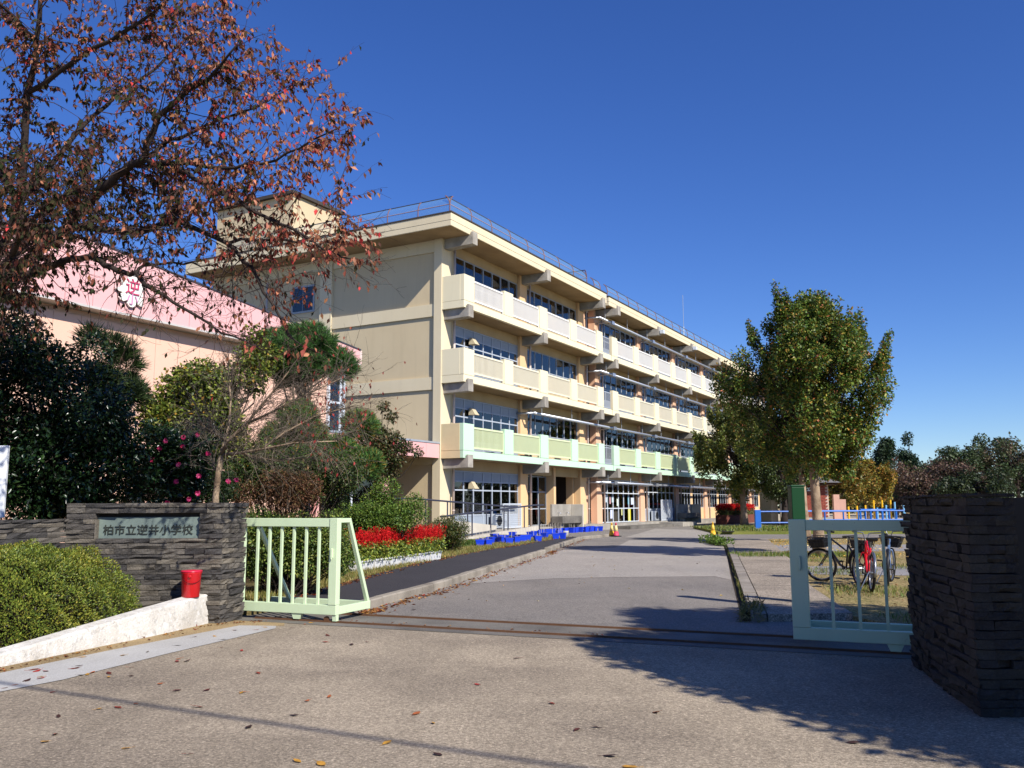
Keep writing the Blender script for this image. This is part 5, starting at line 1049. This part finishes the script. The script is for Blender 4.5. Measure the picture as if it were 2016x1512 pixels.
# woodland closing the horizon at both sides
P, d = in_balls([(x, 170+20*math.sin(x*.1), 4.0) for x in range(-140, 330, 7)], [random.uniform(4.5, 6.5) for _ in range(-140, 330, 7)], 40000, .6, 1.0)
P[:, 2] = np.abs(P[:, 2]); n = len(P)
w_ = leaves('distant_woodland', P, rdir(n), rdir(n), np.full(n, .9), np.full(n, .7), palette(n, [(60, 72, 44), (76, 84, 50), (92, 80, 56)], [3, 2, 1]), lf, None, kind='stuff')
w_['label'] = 'distant belt of mixed woodland closing the horizon'

# ---- grass, litter and fallen leaves
def grass(name, label, P, h, cols, wts, w_=.012):
    n = len(P); D = unit(rdir(n)*.45+np.array([0, 0, 1])); L_ = h*(1+rng.normal(0, .35, n)).clip(.3, 2)
    o = leaves(name, P, D, unit(rdir(n)*np.array([1, 1, .1])), L_, np.full(n, w_), palette(n, cols, wts, .25), lf, None, 0, 'stuff'); o['label'] = label; return o
def along(pts, n, spread, z):
    pts = np.array(pts); i = rng.integers(0, len(pts)-1, n); t = rng.random((n, 1)); p = pts[i]*(1-t)+pts[i+1]*t; off = rng.random((n, 1))*np.array(spread); return np.concatenate([p+off, np.full((n, 1), z)], 1)
gcol = [(124, 122, 58), (150, 138, 78), (96, 110, 46), (168, 150, 96)]
grass('verge_grass', 'thin dry grass verge left of the black footpath', along([(x, y) for x, y in SI], 26000, (-1.1, .3), .1), .09, gcol, [3, 3, 2, 2])
P = np.stack([rng.uniform(4.9, 12, 26000), rng.uniform(9.8, 24, 26000), np.full(26000, .05)], 1); k = (P[:, 0] > 4.75+(P[:, 1]-13.2)*.253+.1) & (np.sin(P[:, 0]*2.1+P[:, 1]*.9)+np.sin(P[:, 1]*1.7-P[:, 0]) > .35)
grass('lawn_grass', 'patchy grass under the bicycles and the big tree', P[k], .08, [(116, 128, 52), (150, 138, 78), (92, 112, 44)], [3, 2, 3])
P = np.stack([rng.uniform(6.5, 10.5, 3000), rng.uniform(25.2, 27, 3000), np.full(3000, .05)], 1); grass('trunk_grass', 'tufts of grass round the foot of the big tree', P, .12, [(96, 118, 44), (130, 132, 60)], [2, 1], .016)
P = np.stack([rng.uniform(11.4, 40, 16000), rng.uniform(47.4, 57, 16000), np.full(16000, .14)], 1); grass('island_grass', 'grass of the fenced island with the blue railing', P, .14, [(112, 124, 52), (140, 134, 70), (88, 106, 44)], [3, 2, 3], .05)
P = along([(3.35, 13.0), (4.8, 19.4), (8.9, 37.5)], 900, (.12, .1), .02); grass('gutter_weeds', 'weeds growing in the gutter at the right road edge', P, .07, [(96, 112, 46), (130, 122, 66)], [1, 1])
bush('weed_clump', 'leafy weed clump in the far end of the right gutter', [(8.0+.1*random.gauss(0, 1), 33.6+i*.45, .14) for i in range(8)], [.24]*8, 1500, .09, [(84, 116, 40), (110, 132, 50)], [1, 1], lf)
bush('weed_clump', 'dry grass tuft at the near end of the right gutter', [(3.28, 12.4, .08), (3.42, 12.8, .08), (3.2, 12.1, .06)], [.16]*3, 700, .09, [(150, 138, 84), (110, 112, 54)], [1, 1], lf, aspect=.15)
def litter(name, label, P, size, cols, wts):
    n = len(P); D = unit(rdir(n)*np.array([1, 1, .15])); L_ = size*(1+rng.normal(0, .3, n)).clip(.4, 1.8); P = P+np.array([0, 0, .006])
    o = leaves(name, P, D, unit(rdir(n)*.35+np.array([0, 0, 1])), L_, L_*.5, palette(n, cols, wts, .2), lf_dry, None, .25, 'stuff'); o['label'] = label; return o
LIT = [(150, 96, 56), (176, 126, 76), (120, 70, 48), (196, 150, 84), (160, 66, 50)]
P = along(KL[:7], 1100, (.22, -.1), .0); P[:, 0] += rng.exponential(.06, len(P)); litter('kerb_litter', 'drift of fallen leaves along the foot of the left kerb', P, .06, LIT, [3, 3, 3, 2, 1])
P = np.concatenate([along([gr(-60, 1330), gr(0, 1318), gr(208, 1275), gr(417, 1230), gr(520, 1222)], 150, (.12, -.12), .006), along([trk(-3.6), trk(-2.2), trk(1)], 90, (.1, .2), .006)])
litter('forecourt_litter', 'crumbs of brown leaves swept against the white kerb and gate track', P, .04, LIT, [3, 2, 4, 1, 1])
P = along([(x, y) for x, y in SI], 700, (.3, .2), .123); litter('path_litter', 'fallen leaves along the inner edge of the black footpath', P, .06, LIT, [3, 3, 3, 2, 1])
P = np.stack([rng.uniform(-2, 9, 130), rng.uniform(13.5, 40, 130), np.full(130, .005)], 1); litter('road_litter', 'scattered small pale leaves on the driveway', P, .05, [(206, 190, 150), (190, 150, 90), (90, 70, 56)], [2, 2, 1])
P = np.stack([rng.uniform(5.2, 9.5, 420), rng.uniform(12.5, 22, 420), np.full(420, .056)], 1); k = P[:, 0] > 4.85+(P[:, 1]-13.2)*.253; litter('bare_earth_litter', 'dry leaf bits on the bare ground under the bicycles', P[k], .05, [(176, 140, 86), (140, 100, 62), (206, 176, 116)], [2, 2, 1])
P = np.stack([rng.uniform(7.5, 16, 1600), rng.uniform(24, 38, 1600), np.full(1600, .062)], 1); k = P[:, 0] > 5.2+(P[:, 1]-13.2)*.2268; P = P[k]; P[:, 2] = .1; litter('lawn_litter', 'yellow fallen leaves under the big tree', P, .075, [(226, 190, 96), (206, 160, 76), (236, 214, 150)], [3, 2, 2])
fl_m = []
for c in ((150, 66, 44), (186, 104, 56), (104, 52, 40), (204, 150, 60), (72, 46, 38), (176, 58, 46)):
    mat = M('fallen_leaf_%d' % c[0], c, .7, .3, 30, c2=tuple(int(v*.7) for v in c))
    for k in range(2):
        cv = random.uniform(.0, .0035); pr = [(-.5, 0), (-.3, .17), (0, .25), (.28, .17), (.5, .0)]; m = MB(); vs_ = []
        for i, (x, wv) in enumerate(pr): zz = cv*abs(x)*2+random.uniform(0, .002); vs_ += [(x*.1, wv*.1, zz+random.uniform(0, .005)), (x*.1, 0, zz), (x*.1, -wv*.1, zz+random.uniform(0, .003))]
        fs = []
        for i in range(4): a = i*3; fs += [(a, a+1, a+4, a+3), (a+1, a+2, a+5, a+4)]
        m.add(vs_, fs); m.tube([(.05, 0, cv), (.085, .004, cv+.006)], .0012, 4); me = m.mesh('fallen_leaf'); me.materials.append(mat); fl_m.append(me)
spots = [(80, 1337), (30, 1350), (10, 1356), (52, 1342), (90, 1323), (72, 1323), (155, 1312), (142, 1318), (172, 1329), (182, 1325), (240, 1292), (258, 1332), (214, 1334), (258, 1315), (98, 1303), (128, 1284), (180, 1281), (246, 1275), (262, 1266), (163, 1295), (290, 1285), (350, 1272), (383, 1255), (423, 1254), (440, 1260), (472, 1258), (476, 1282), (436, 1276), (462, 1242), (407, 1360), (475, 1365), (195, 1397), (268, 1387), (115, 1412), (232, 1394), (108, 1447), (88, 1462), (248, 1475), (372, 1486), (490, 1433), (478, 1364), (390, 1393), (505, 1241), (522, 1236), (600, 1230), (612, 1227), (645, 1252), (640, 1265), (692, 1270), (723, 1265), (605, 1381), (648, 1373), (580, 1410), (762, 1464), (820, 1406), (853, 1425), (862, 1487), (940, 1349), (1087, 1386), (1136, 1438), (1174, 1433), (1202, 1490), (1292, 1404), (1018, 1297), (1680, 1464), (632, 1506), (575, 1237), (760, 1198), (815, 1201), (900, 1170), (1366, 1204), (310, 1256), (240, 1207), (265, 1211), (345, 1188), (150, 1252), (585, 1500), (1240, 1512)]
for _ in range(16):
    t_ = random.random()**.8; spots.append((random.gauss(140, 150)*1.0+ (1-t_)*260, 1300+t_*60+random.gauss(0, 16)))
spots = [(x, y) for x, y in spots if y > 1352-.24*x-18]
for i, (x, y) in enumerate(spots):
    zz = .006 if not (x in (240, 265, 345, 150) and y < 1256) else None
    if zz is None: continue
    p = gr(x, y); s_ = random.uniform(.55, 1.05)
    o = inst('fallen_leaf', random.choice(fl_m), None, (p[0], p[1], .007), (random.gauss(0, .1), random.gauss(0, .1), random.random()*6.28), (s_, s_, s_)); tag(o, 'dry fallen leaf lying on the paved ground before the gates', 'leaf', 'fallen leaves on the forecourt')
